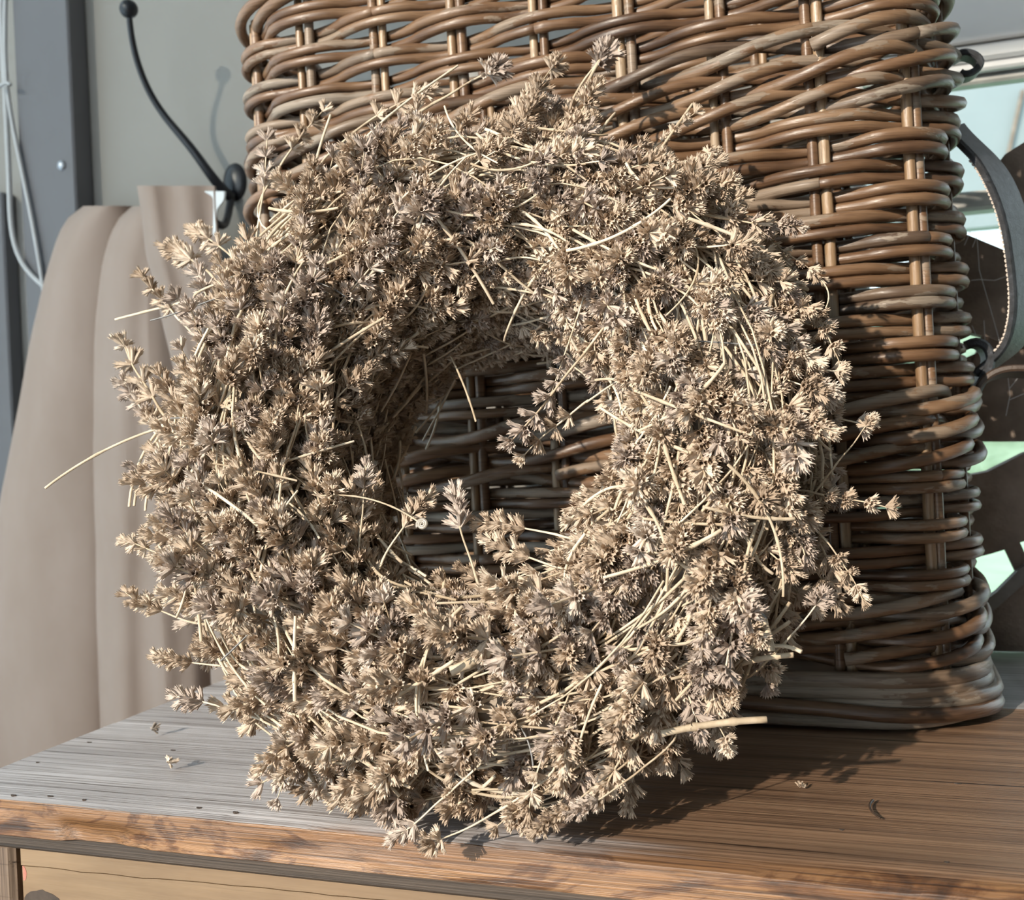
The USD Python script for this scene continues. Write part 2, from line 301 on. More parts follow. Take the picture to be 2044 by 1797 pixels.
def plank(x0, x1, y0, y1, z0, z1, nx=60, r=0.0015, warp=0.0, seed=0, wear=None):
    """A board along x: a rounded section swept along its length, its edges worn by noise."""
    sec = []
    for cy, cz, a0 in ((y1 - r, z1 - r, 0), (y0 + r, z1 - r, 90), (y0 + r, z0 + r, 180), (y1 - r, z0 + r, 270)):
        for k in range(4):
            a = math.radians(a0 + 30 * k); sec.append((cy + r * math.cos(a), cz + r * math.sin(a)))
    dense = []
    for k in range(len(sec)):
        a, b = np.array(sec[k]), np.array(sec[(k + 1) % len(sec)])
        m = max(1, int(np.linalg.norm(b - a) / (0.012 if wear is None else 0.003)))
        dense += [a + (b - a) * t / m for t in range(m)]
    sec = np.array(dense); ns = len(sec)
    xs = np.linspace(x0, x1, nx)
    v = np.zeros((nx, ns, 3)); v[..., 0] = xs[:, None]; v[..., 1:] = sec[None]
    if warp:
        q = v * np.array([7.0, 40, 40])
        v[..., 2] += warp * (meshkit.fbm(q, 3, seed) - 0.5) * 2
        v[..., 1] += 0.6 * warp * (meshkit.fbm(q + 9, 3, seed + 5) - 0.5) * 2
    if wear is not None:
        v = wear(v)
    v = v.reshape(-1, 3)
    i, j = np.meshgrid(np.arange(nx - 1), np.arange(ns), indexing='ij')
    q = np.stack([i * ns + j, i * ns + (j + 1) % ns, (i + 1) * ns + (j + 1) % ns, (i + 1) * ns + j], -1).reshape(-1, 4)
    f = [np.vstack([q[:, [0, 1, 2]], q[:, [0, 2, 3]]])[:, ::-1]]
    m = len(v); v = np.vstack([v, v[:ns].mean(0), v[-ns:].mean(0)]); c = np.arange(ns)
    f += [np.stack([np.full(ns, m), (c + 1) % ns, c], 1)[:, ::-1], np.stack([np.full(ns, m + 1), (nx - 1) * ns + c, (nx - 1) * ns + (c + 1) % ns], 1)[:, ::-1]]
    f = np.vstack(f)
    tm = trimesh.Trimesh(v, f, process=False)
    if tm.volume < 0:
        f = f[:, ::-1]
    return v, f


# ------------------------------------------------------------------ the room
YW = 1.42                                   # face of the back wall
XL, XR = -1.52, 1.75
ZT = 2.70
wx0 = at(1700, 500, 1, YW)[0]               # window opening
wz1 = at(1985, 82, 1, YW)[2]
WX0, WX1, WZ0, WZ1 = wx0, wx0 + 1.15, T - 0.02, wz1
top('floor', box((XL - 0.1, -3.0, -0.1), (XR + 0.1, YW + 0.12, 0.0)), 'floor', 'dark boarded floor under the sideboard', kind='structure')
top('ceiling', box((XL - 0.1, -1.6, ZT), (XR + 0.1, YW + 0.12, ZT + 0.1)), 'ceiling', 'pale painted ceiling of the room', kind='structure')
wb = join([box((XL - 0.1, YW, 0), (WX0, YW + 0.12, ZT)), box((WX0, YW, WZ1), (WX1, YW + 0.12, ZT)), box((WX0, YW, 0), (WX1, YW + 0.12, WZ0)), box((WX1, YW, 0), (XR + 0.1, YW + 0.12, ZT))])
top('wall_back', wb, 'wall', 'grey painted wall behind the basket', kind='structure')
top('wall_right', box((XR, -1.6, 0), (XR + 0.1, YW, ZT)), 'wall', 'grey painted wall to the right', kind='structure')
top('wall_front', box((-0.2, -1.7, 0), (XR + 0.1, -1.6, ZT)), 'wall', 'grey painted wall behind the camera', kind='structure')
LY0, LY1, LZ0, LZ1 = -0.90, 1.34, 0.45, 2.58
wl = join([box((XL - 0.1, -0.96, 0), (XL, LY0, ZT)), box((XL - 0.1, LY1, 0), (XL, YW, ZT)), box((XL - 0.1, LY0, 0), (XL, LY1, LZ0)), box((XL - 0.1, LY0, LZ1), (XL, LY1, ZT))])
top('wall_left', wl, 'wall', 'grey painted wall to the left with a window', kind='structure')


def window(name, label, axis, plane, a0, a1, z0, z1, bars, fw=0.05, depth=0.06, mat='white_paint'):
    """Frame, glazing bars and panes of a window in a wall."""
    def bx(lo, hi, d0, d1, zz0, zz1, bev=0.004):
        if axis == 1:
            return box((lo, plane + d0, zz0), (hi, plane + d1, zz1), bev)
        return box((plane + d0, lo, zz0), (plane + d1, hi, zz1), bev)
    loc = ((a0 + a1) / 2, plane, z0) if axis == 1 else (plane, (a0 + a1) / 2, z0)
    t = thing(name, label, None, loc, kind='structure')
    d0, d1 = -0.001, depth
    for lo, hi in ((a0, a0 + fw), (a1 - fw, a1)):
        part(t, 'jamb', bx(lo, hi, d0, d1, z0, z1), mat)
    part(t, 'head', bx(a0, a1, d0, d1, z1 - fw, z1), mat)
    part(t, 'sill', bx(a0, a1, d0, d1, z0, z0 + fw * 0.8), mat)
    for k, z in enumerate(bars):
        part(t, 'glazing_bar', bx(a0 + fw, a1 - fw, d0 + 0.012, d1 - 0.012, z - 0.012, z + 0.012), 'dirty_paint' if mat == 'white_paint' else mat)
    zs = [z0 + fw * 0.8] + list(bars) + [z1 - fw]
    for p, q in zip(zs[:-1], zs[1:]):
        part(t, 'pane', bx(a0 + fw, a1 - fw, d0 + 0.028, d0 + 0.032, p, q, 0), 'glass')
    return t


barz = at(1950, 405, 1, YW + 0.03)[2]
w1 = window('window_1', 'white framed window behind the right side of the basket', 1, YW, WX0, WX1, WZ0, WZ1, [barz], fw=0.020)
part(w1, 'moulding', box((WX0, YW + 0.005, WZ1 - 0.031), (WX1, YW + 0.05, WZ1 - 0.020), 0.003), 'white_paint')
part(w1, 'dusty_bead', box((WX0 + 0.04, YW + 0.02, WZ1 - 0.042), (WX1 - 0.04, YW + 0.045, WZ1 - 0.031), 0.003), 'dirty_paint', label='dusty lower bead of the window head')
window('window_2', 'white framed side window beyond the left edge of the picture', 0, XL - 0.09, LY0, LY1, LZ0, LZ1, [], fw=0.04)

top('trim_3', box((WX0 - 0.06, YW - 0.006, WZ1 + 0.001), (XR, YW + 0.004, ZT), 0.002), 'brightened_board', 'added board above the window at top right, painted paler in place of light', kind='structure')  # added board: its paler paint stands in for light on the wall
nu_, nv_ = 120, 8
yy, zz_ = np.meshgrid(np.linspace(LY0 - 0.03, LY1 + 0.03, nu_), np.linspace(LZ0 - 0.1, LZ1 + 0.08, nv_), indexing='ij')
nc = np.stack([XL + 0.035 + 0.006 * np.sin(yy * 52) + 0.005 * np.sin(yy * 23 + 1), yy, zz_], -1).reshape(-1, 3)
top('net_curtain', (nc, grid(nu_, nv_)), 'net', 'unseen white net sheet added over the side window to dim the sun', 'curtain', smooth=True)  # added out of view to weaken the sun on the left wall

# door post on the back wall, cables and screw
px0, px1 = at(36, 250, 1, YW - 0.04)[0], at(147, 250, 1, YW - 0.04)[0]
top('trim_1', box((px0, YW - 0.042, 0), (px1, YW, ZT), 0.003), 'post_paint', 'grey painted upright post on the wall left of the hook', kind='structure')
s = at(122, 330, 1, YW - 0.044)
ang = np.linspace(0, PI / 2, 5)
prof = np.stack([0.0085 * np.cos(ang), 0.006 * np.sin(ang)], 1)
hd = trimesh.creation.revolve(prof, sections=16)
hd.apply_transform(trimesh.transformations.rotation_matrix(PI / 2, [1, 0, 0])); hd.apply_translation(s + [0, 0.002, 0])
top('screw', hd, 'screw', 'domed metal screw head in the grey post at left', 'screw', smooth=True)
cab = thing('cable', 'pale loop of cable hanging on the post at the far left', 'cable', at(20, 560, 1, YW - 0.055))
for pts in ([(6, -60), (4, 60), (10, 170), (14, 260), (19, 380), (24, 460), (42, 520), (66, 552), (92, 575)],
            [(12, -60), (10, 60), (14, 170), (24, 240), (44, 340), (62, 430), (78, 520), (90, 600)]):
    part(cab, 'cord', tube(spline([at(x, y, 1, YW - 0.048) for x, y in pts], 40), 0.0042 if pts[1][0] == 4 else 0.0035, 8), 'cable', smooth=True)
part(cab, 'tie', tube(spline([at(x, y, 1, YW - 0.062) for x, y in ((-4, 176), (6, 168), (16, 166), (21, 170))], 12), 0.003, 6), 'cable', smooth=True)
top('trim_2', box((XL, YW - 0.03, 0), (at(8, 480, 1, YW - 0.03)[0], YW, at(5, 382, 1, YW - 0.03)[2]), 0.003), 'post_paint', 'low grey ledge on the wall at the far left edge', kind='structure')

# ------------------------------------------------------------------ coat hook on the wall
plate_c = at(465, 362, 1, YW - 0.006)
ball_shadow = at(435, 170, 1, YW)
d_ball = ray(257, 18)
A = np.stack([d_ball, SUN_DIR], 1)
sol = np.linalg.lstsq(A, ball_shadow - CAM, rcond=None)[0]
ball = CAM + d_ball * sol[0]
if not 0.02 < YW - ball[1] < 0.25:
    ball = at(257, 18, 1, YW - 0.12)
hk = thing('coat_hook', 'black iron coat hook with a ball tip on the wall', 'coat hook', (plate_c[0], YW, plate_c[2]))
ang = np.linspace(0, PI / 2, 6)
pl = trimesh.creation.revolve(np.stack([0.021 * np.cos(ang), 0.010 * np.sin(ang)], 1), sections=24)
pl.apply_transform(trimesh.transformations.rotation_matrix(PI / 2, [1, 0, 0])); pl.apply_scale([1, 1, 1.4]); pl.apply_translation([plate_c[0], YW + 0.001, plate_c[2]])
part(hk, 'wall_plate', pl, 'iron', smooth=True)
mid = lambda f, px, py: at(px, py, 1, YW + (ball[1] - YW) * f)
arm = spline([at(462, 395, 1, YW - 0.012), mid(0.22, 437, 370), mid(0.42, 385, 300), mid(0.62, 315, 212), mid(0.82, 275, 125), mid(0.95, 261, 60), ball], 40)
part(hk, 'arm', tube(arm, np.interp(np.linspace(0, 1, 40), [0, 0.2, 0.55, 1], [0.0085, 0.0068, 0.0052, 0.0042]), 10), 'iron', smooth=True)
bl = trimesh.creation.icosphere(3, 0.0128); bl.apply_translation(ball)
part(hk, 'ball_tip', bl, 'iron', smooth=True)
lower = spline([at(462, 395, 1, YW - 0.012), at(455, 430, 1, YW - 0.03), at(445, 450, 1, YW - 0.06), at(430, 445, 1, YW - 0.085)], 16)
part(hk, 'lower_prong', tube(lower, 0.006, 8), 'iron', smooth=True)

# ------------------------------------------------------------------ linen garment on the hook
cl = thing('linen_garment', 'beige linen garment hanging in long folds from the coat hook', 'garment', at(300, 1300, 1, YW - 0.07))


def drape(rows, depth, folds, n_u=70, n_v=60, seed=0, thick=0.003, yb=YW - 0.064):
    """rows: (py, px_left, px_right); a sheet hung between the two outlines with vertical folds."""
    rows = np.array(rows, float)
    py = np.linspace(rows[0, 0], rows[-1, 0], n_v)
    from scipy.interpolate import PchipInterpolator
    xl, xr = PchipInterpolator(rows[:, 0], rows[:, 1])(py), PchipInterpolator(rows[:, 0], rows[:, 2])(py)
    u = np.linspace(0, 1, n_u)
    out = np.zeros((n_v, n_u, 3))
    for i in range(n_v):
        t = i / (n_v - 1)
        off = folds(u, t)
        for j in range(n_u):
            out[i, j] = at(xl[i] + (xr[i] - xl[i]) * u[j], py[i], 1, yb - off[j])
    nz = meshkit.fbm(out * np.array([14, 14, 5]), 3, seed) - 0.5
    out[..., 1] += 0.010 * nz
    front = out.reshape(-1, 3)
    back = front + np.array([0, thick, 0])
    f = grid(n_v, n_u)
    k = len(front)
    edge = []
    idx = np.arange(k).reshape(n_v, n_u)
    loop = np.r_[idx[0, :], idx[1:, -1], idx[-1, -2::-1], idx[-2:0:-1, 0]]
    for a, b in zip(loop, np.roll(loop, -1)):
        edge += [(a, b, b + k), (a, b + k, a + k)]
    return np.vstack([front, back]), np.vstack([f, f[:, ::-1] + k, np.array(edge)])


def roundfold(u, lo, hi, h):
    s = np.clip((u - lo) / (hi - lo), 0, 1)
    return h * np.sqrt(np.clip(1 - (2 * s - 1) ** 4, 0, 1))


# left long fold, middle fold, front panel with its collar corner
part(cl, 'side_fold', drape([(411, 166, 300), (440, 130, 330), (520, 98, 330), (640, 70, 320), (800, 40, 320), (960, 8, 320), (1100, -14, 330), (1300, -30, 330), (1800, -40, 340)], 0.03,
     lambda u, t: 0.050 * np.sin(np.clip(u / 0.72, 0, 1) * PI) ** 0.6 + 0.004 * np.sin(u * 9 + 3 * t), seed=1), 'linen', smooth=True)
part(cl, 'middle_fold', drape([(412, 262, 420), (440, 226, 430), (500, 200, 430), (580, 186, 430), (700, 178, 440), (900, 180, 450), (1150, 190, 470), (1400, 196, 500), (1800, 205, 540)], 0.03,
     lambda u, t: 0.020 + 0.062 * np.sin(np.clip(u / 0.34, 0, 1) * PI / 2) ** 0.7 - 0.035 * np.clip((u - 0.45) / 0.3, 0, 1) + 0.014 * np.sin(u * 12 + 1.5 * t) * t + 0.006 * np.sin(u * 25 + 5 * t) * t, seed=2), 'linen', smooth=True)
part(cl, 'front_panel', drape([(371, 273, 428), (420, 281, 430), (500, 290, 440), (560, 306, 450), (620, 318, 470), (760, 352, 520), (1000, 400, 560), (1800, 430, 640)], 0.03,
     lambda u, t: 0.088 + 0.026 * np.sin(np.clip(u / 0.25, 0, 1) * PI / 2) ** 0.7 + 0.004 * np.sin(u * 12), seed=3), 'linen', smooth=True)
part(cl, 'collar_corner', drape([(381, 404, 447), (396, 424, 446), (420, 425, 432), (470, 425, 430)], 0.01, lambda u, t: 0.112 + 0 * u, n_u=10, n_v=20, seed=4), 'lining', smooth=True, label='bright white corner of lining')

# ------------------------------------------------------------------ sideboard
YF, YB = 0.606, 1.36
TX0, TX1 = -0.662, 1.15
TH = 0.027
sb = thing('sideboard', 'rustic wooden sideboard with worn plank top and pale drawer front', 'sideboard', ((TX0 + TX1) / 2, (YF + YB) / 2, 0))


def front_wear(v):
    x, y, z = v[..., 0], v[..., 1], v[..., 2]
    near = np.clip(1 - (y - YF) / 0.022, 0, 1) ** 2
    up = np.clip((z - (T - TH)) / TH, 0, 1)
    amount = np.interp(x, [-0.7, -0.45, -0.2, 0.1, 1.0], [0.0015, 0.002, 0.005, 0.009, 0.010])
    chip = meshkit.fbm(np.stack([x * 16, y * 0, z * 0 + 3], -1), 4, 11)
    v = v.copy()
    v[..., 2] -= near * up * amount * (0.5 + chip)
    dent = meshkit.fbm(np.stack([x * 9, z * 30, y * 0 + 1], -1), 4, 5)
    v[..., 1] += np.clip(1 - (y - YF) / 0.012, 0, 1) * np.clip(dent - 0.55, 0, 1) * 0.009
    ca, cb = at(112, 1640, 1, YF)[0], at(300, 1680, 1, YF)[0]
    cav = np.clip((x - ca) / 0.012, 0, 1) * np.clip((cb - x) / 0.03, 0, 1) * np.clip((T - 0.010 - z) / 0.006, 0, 1)
    v[..., 1] += np.clip(1 - (y - YF) / 0.010, 0, 1) * cav * (0.003 + 0.004 * meshkit.fbm(np.stack([x * 60, z * 120, 0 * x], -1), 3, 9))
    return v


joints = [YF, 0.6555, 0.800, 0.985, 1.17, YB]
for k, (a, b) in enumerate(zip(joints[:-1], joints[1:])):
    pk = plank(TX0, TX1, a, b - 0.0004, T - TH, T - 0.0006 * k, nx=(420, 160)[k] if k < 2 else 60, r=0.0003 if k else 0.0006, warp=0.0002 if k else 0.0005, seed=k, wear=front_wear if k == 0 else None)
    part(sb, 'top_board', pk, 'top_wood' if k < 3 else 'reflection_wood', smooth=False if k else 40)
hole_pts = ((27, 1588), (100, 1590), (168, 1597), (397, 1613), (470, 1622), (75, 1521), (178, 1481), (345, 1497), (1912, 1563), (1680, 1655), (1890, 1722))
for hx, hy in hole_pts:
    c_ = at(hx, hy, 2, T)
    a_ = np.linspace(0, TAU, 14, endpoint=False)
    rg_ = np.random.default_rng(hx)
    zz_h = T - 0.0006 * sum(c_[1] > q for q in joints[1:-1]) + 0.0004
    ring_ = np.stack([c_[0] + rg_.uniform(0.0013, 0.0029) * np.cos(a_), c_[1] + 0.0010 * np.sin(a_) * (1 + 0.3 * np.sin(3 * a_)), 0 * a_ + zz_h], 1)
    v_ = np.vstack([ring_, ring_ - [0, 0, 0.002], [[c_[0], c_[1], zz_h]]]); k_ = np.arange(14); n_ = (k_ + 1) % 14
    part(sb, 'worm_hole', (v_, np.vstack([np.stack([k_, n_, np.full(14, 28)], 1), np.stack([k_, k_ + 14, n_ + 14], 1), np.stack([k_, n_ + 14, n_], 1)])), 'dark_hollow')
part(sb, 'end_lipping', box((TX0 + 0.006, YF + 0.006, T - TH - 0.012), (TX1 - 0.006, YB, T - TH), 0.002), 'dark_gap_wood')  # dark strip: the shadow gap under the top put into the colour
yfr = YF + 0.014
corner = at(33, 1720, 1, yfr)
sx = corner[0]
part(sb, 'side_panel', box((TX0 + 0.02, yfr + 0.03, 0.06), (TX0 + 0.04, YB - 0.02, T - TH - 0.012), 0.002), 'post_wood')
part(sb, 'side_panel', box((TX1 - 0.04, yfr + 0.03, 0.06), (TX1 - 0.02, YB - 0.02, T - TH - 0.012), 0.002), 'post_wood')
for xa, xb in ((TX0 + 0.016, sx), (TX1 - 0.07, TX1 - 0.016)):
    for ya, yb in ((yfr - 0.004, yfr + 0.045), (YB - 0.06, YB - 0.015)):
        part(sb, 'leg', box((xa, ya, 0.0), (xb, yb, T - TH - 0.01), 0.004), 'post_wood')
part(sb, 'back_panel', box((TX0 + 0.03, YB - 0.03, 0.06), (TX1 - 0.03, YB - 0.015, T - TH - 0.012)), 'dark_gap_wood')
part(sb, 'bottom_board', box((TX0 + 0.03, yfr + 0.02, 0.10), (TX1 - 0.03, YB - 0.03, 0.12)), 'dark_gap_wood')
# drawer front: a pale upper strip split from the lower board along a wandering crack
zt = T - TH - 0.013
nxs = 160
xs = np.linspace(sx + 0.004, TX1 - 0.075, nxs)
crack_z = zt - np.interp(xs, [sx, sx + 0.12, sx + 0.3, sx + 0.42, TX1], [0.0135, 0.0125, 0.009, 0.004, 0.003]) + 0.0012 * (meshkit.fbm(np.stack([xs * 40, 0 * xs, 0 * xs], -1), 4, 3) - 0.5) * 2


def strip_between(zlo, zhi, y0, y1):
    n = len(xs); v = []
    for y, z in ((y0, zlo), (y0, zhi), (y1, zhi), (y1, zlo)):
        v.append(np.stack([xs, np.full(n, y), np.broadcast_to(z, (n,))], 1))
    v = np.stack(v, 1).reshape(-1, 3)
    i, j = np.meshgrid(np.arange(n - 1), np.arange(4), indexing='ij')
    q = np.stack([i * 4 + j, i * 4 + (j + 1) % 4, (i + 1) * 4 + (j + 1) % 4, (i + 1) * 4 + j], -1).reshape(-1, 4)
    f = np.vstack([q[:, [0, 1, 2]], q[:, [0, 2, 3]], [[0, 1, 2], [0, 2, 3]], np.array([[0, 2, 1], [0, 3, 2]]) + 4 * (n - 1)])
    return v, f


dr = part(sb, 'drawer_front', strip_between(zt - 0.20, crack_z - 0.0011, yfr + 0.001, yfr + 0.02), 'drawer_wood')
part(dr, 'upper_strip', strip_between(crack_z, zt, yfr, yfr + 0.02), 'drawer_wood', label='pale strip split off along a crack')
rng = np.random.default_rng(5)


def blot(px, py, rx, rz, seed, name, mat, label):
    c = at(px, py, 1, yfr)
    a = np.linspace(0, TAU, 40, endpoint=False)
    rr_ = 1 + 0.3 * (meshkit.fbm(np.stack([np.cos(a) * 2.5, np.sin(a) * 2.5, 0 * a + seed], -1), 3, seed) - 0.5)
    ring_ = np.stack([c[0] + rx * rr_ * np.cos(a), 0 * a + yfr + 0.0008, c[2] + rz * rr_ * np.sin(a)], 1)
    ring_[:, 0] = np.maximum(ring_[:, 0], sx + 0.0045)
    v_ = np.vstack([ring_, ring_ + [0, 0.002, 0], [[c[0], yfr + 0.0008, c[2]]]])
    k_ = np.arange(40); n_ = (k_ + 1) % 40
    part(dr, name, (v_, np.vstack([np.stack([k_, n_, np.full(40, 80)], 1), np.stack([k_, k_ + 40, n_ + 40], 1), np.stack([k_, n_ + 40, n_], 1)])), mat, label=label)


blot(84, 1806, 0.0175, 0.0095, 3, 'burn_mark', 'dark_hollow', 'dark brown disc painted as the shadow of a notch low on the left')  # flat dark disc painted for the shadow inside a notch
blot(45, 1745, 0.0028, 0.0055, 8, 'paint_smear', 'red_smear', 'small red paint smear at the left end')
kn = trimesh.creation.icosphere(3, 0.016); kn.apply_scale([1, 1, 1]); kn.apply_translation([(sx + TX1) / 2, yfr - 0.016, zt - 0.10])
part(dr, 'knob', kn, 'dark_gap_wood', smooth=True)
part(sb, 'rail', box((sx + 0.002, yfr + 0.004, zt - 0.235), (TX1 - 0.072, yfr + 0.03, zt - 0.205), 0.002), 'post_wood')
part(sb, 'door_panel', box((sx + 0.002, yfr + 0.006, 0.10), (TX1 - 0.072, yfr + 0.02, zt - 0.238), 0.002), 'drawer_wood')

# ------------------------------------------------------------------ wicker basket
BX0, BX1, BY0, BY1, BR = -0.578, 0.070, 0.905, 1.165, 0.075
LEAN, TILT = 0.018, 0.05


def basket_base_path():
    seg = [('l', (BX1 - BR, BY0), (BX0 + BR, BY0)), ('a', (BX0 + BR, BY0 + BR), 270, 180), ('l', (BX0, BY0 + BR), (BX0, BY1 - BR)), ('a', (BX0 + BR, BY1 - BR), 180, 90),
           ('l', (BX0 + BR, BY1), (BX1 - BR, BY1)), ('a', (BX1 - BR, BY1 - BR), 90, 0), ('l', (BX1, BY1 - BR), (BX1, BY0 + BR)), ('a', (BX1 - BR, BY0 + BR), 0, -90)]
    P, N = [], []
    for s in seg:
        if s[0] == 'l':
            a, b = np.array(s[1]), np.array(s[2]); n = 400
            d = (b - a) / np.linalg.norm(b - a); nn = np.array([d[1], -d[0]])
            for k in range(n):
                P.append(a + (b - a) * k / n); N.append(-nn)
        else:
            c = np.array(s[1])
            for k in range(120):
                a = math.radians(s[2] + (s[3] - s[2]) * k / 120)
                P.append(c + BR * np.array([math.cos(a), math.sin(a)])); N.append([math.cos(a), math.sin(a)])
    P, N = np.array(P), np.array(N)
    cen = np.array([(BX0 + BX1) / 2, (BY0 + BY1) / 2])
    if ((P - cen) * N).sum() < 0:
        N = -N
    # normals of straight parts point outward
    for k in range(len(P)):
        if np.dot(P[k] - cen, N[k]) < 0:
            N[k] = -N[k]
    return P, N


BP, BN = basket_base_path()
_s = np.r_[0, np.cumsum(np.linalg.norm(np.diff(np.vstack([BP, BP[:1]]), axis=0), axis=1))]
BL = _s[-1]
_bp, _bn = np.vstack([BP, BP[:1]]), np.vstack([BN, BN[:1]])
NUP = 2 * round(BL / 0.0735 / 2)
SP = BL / NUP
PHASE = (BX1 - BR) - (-0.030)               # arc length from the path's start to the first upright
PHASE = PHASE % SP


def bpos(s, out, z, zref=None):
    """A point of the basket wall: arc length s, distance outward from the uprights, height above the sideboard."""
    s = np.asarray(s) % BL
    p = np.stack([np.interp(s, _s, _bp[:, k]) for k in (0, 1)], -1)
    n = np.stack([np.interp(s, _s, _bn[:, k]) for k in (0, 1)], -1)
    n /= np.linalg.norm(n, axis=-1, keepdims=True)
    q = p + n * np.asarray(out)[..., None]
    zr = np.asarray(z if zref is None else zref, float)
    zz = np.asarray(z) + TILT * (zr / 0.5) * (q[..., 0] + 0.02)
    return np.stack([q[..., 0] - LEAN * zz, q[..., 1] + 0.012 * zz, T + zz], -1)


bk = thing('wicker_basket', 'large brown wicker basket with leather handle behind the wreath', 'basket', ((BX0 + BX1) / 2, (BY0 + BY1) / 2, T))
rng = np.random.default_rng(21)
BTOP = 0.70
RU = 0.0043
for k in range(NUP):
    s0 = PHASE + k * SP
    zz = np.linspace(0.012, BTOP, 30)
    for side in (-1, 1):
        r = RU * rng.uniform(0.88, 1.12)
        jit = 0.0012 * (meshkit.fbm(np.stack([zz * 9, 0 * zz + k, 0 * zz + side], -1), 2, 4) - 0.5) * 2
        pts = bpos(s0 + side * (RU + 0.0003) + jit, 0 * zz, zz)
        part(bk, 'upright', tube(pts, r, 8), 'rattan_light' if side == (1 if k % 5 else -1) else 'rattan', smooth=True)


def weaver(fn_out, fn_z, z0, r, mat=None, cuts=2, flat=None, name='weaver', per=9):
    n = NUP * per
    start = rng.integers(0, NUP)
    bounds = sorted(rng.choice(np.arange(1, NUP // 2), cuts - 1, replace=False) * 2) if cuts > 1 else []
    bounds = [0] + [int(b) for b in bounds] + [NUP]
    for a, b in zip(bounds[:-1], bounds[1:]):
        s = PHASE + (start + np.linspace(a, b, (b - a) * per + 1)) * SP
        wob = 0.0016 * (meshkit.fbm(np.stack([s * 11, 0 * s + z0 * 90, 0 * s], -1), 3, 8) - 0.5) * 2
        out, z = fn_out(s), fn_z(s) + wob
        nodes = np.ones(len(s))
        for c in np.arange(rng.uniform(0, 0.25), BL, rng.uniform(0.2, 0.3)):
            d = (s - (PHASE + start * SP) - c); nodes += 0.13 * np.exp(-(d / 0.004) ** 2)
        taper = r * rng.uniform(0.92, 1.08) * nodes * (1 + 0.08 * (meshkit.fbm(np.stack([s * 6, 0 * s, 0 * s + z0 * 50], -1), 2, 3) - 0.5))
        m = mat or ('rattan_grey' if rng.random() < 0.27 else 'rattan')
        v, f = tube(bpos(s, out, z, z0), taper, 8, flat)
        v[:, 2] = np.maximum(v[:, 2], T + 0.0008)
        part(bk, name, (v, f), m, smooth=True)


AMP = 0.0092
RW = 0.0049


def plain_rows(z0, z1, first):
    n = max(1, round((z1 - z0) / 0.0206))
    pitch = (z1 - z0) / n
    for k in range(n):
        sg = 1 if (k + first) % 2 else -1
        for h in (0.25, 0.75):
            z = z0 + (k + h) * pitch
            amp = AMP * rng.uniform(0.95, 1.08)

            def fo(s, amp=amp, sg=sg):
                c = np.cos(PI * (s - PHASE) / SP)
                return sg * amp * np.sign(c) * np.abs(c) ** 0.75
            weaver(fo, lambda s, z=z: 0 * s + z, z, RW * min(1.0, pitch / 0.0206), cuts=3)
    return (first + n) % 2


def wale_rows(z0, z1, n, out=0.0105, rs=0.0054):
    pitch = (z1 - z0) / n
    for k in range(n):
        zc = z0 + (k + 0.5) * pitch
        for j in range(3):
            ph = TAU * j / 3 + 0.4 * k

            def ang(s, ph=ph):
                return TAU * (s - PHASE) / (3 * SP) * 1.0 + ph
            weaver(lambda s, a=ang: out * np.cos(a(s)) + 0.002, lambda s, a=ang, zc=zc: zc - pitch * 0.36 * np.sin(a(s)), zc, rs, cuts=2, per=10)


# base: border coils, broad flat band, then weave and wale bands
for k in range(4):
    weaver(lambda s, k=k: 0.011 + 0.008 * np.cos(s * 7.5 + TAU * k / 4), lambda s, k=k: 0.0140 + 0.0075 * np.sin(s * 7.5 + TAU * k / 4), 0.014, 0.0058, 'rattan_grey' if k % 2 else 'rattan', cuts=2, name='base_coil', per=8)
weaver(lambda s: 0.0115 + 0.001 * np.sin(s * 11), lambda s: 0.0385 + 0 * s, 0.038, 0.0072, 'rattan_grey', cuts=2, flat=(0.6, 1.0), name='base_band', per=8)
weaver(lambda s: 0.012 + 0.001 * np.sin(s * 9 + 2), lambda s: 0.0285 + 0 * s, 0.028, 0.0062, 'rattan_grey', cuts=2, flat=(0.7, 1.0), name='base_band', per=8)
wale_rows(0.046, 0.106, 3, out=0.0115)
ph = plain_rows(0.106, 0.203, 0)
wale_rows(0.203, 0.268, 3, out=0.0135)
ph = plain_rows(0.268, 0.494, ph)
wale_rows(0.494, 0.566, 3, out=0.0125)
ph = plain_rows(0.566, 0.690, ph)
wale_rows(0.690, 0.712, 1)
nb = 60
u, w = np.meshgrid(np.linspace(0, BL, nb), [0.0, 1.0], indexing='ij')
ring = bpos(np.linspace(0, BL, nb, endpoint=False), -0.004 + np.zeros(nb), 0.012 + np.zeros(nb))
cc = ring.mean(0)
fb = np.stack([np.full(nb, nb), np.arange(nb), (np.arange(nb) + 1) % nb], 1)
part(bk, 'base_board', (np.vstack([ring, cc]), fb), 'rattan_grey')

# leather handle on the right-hand end
YH = 1.03


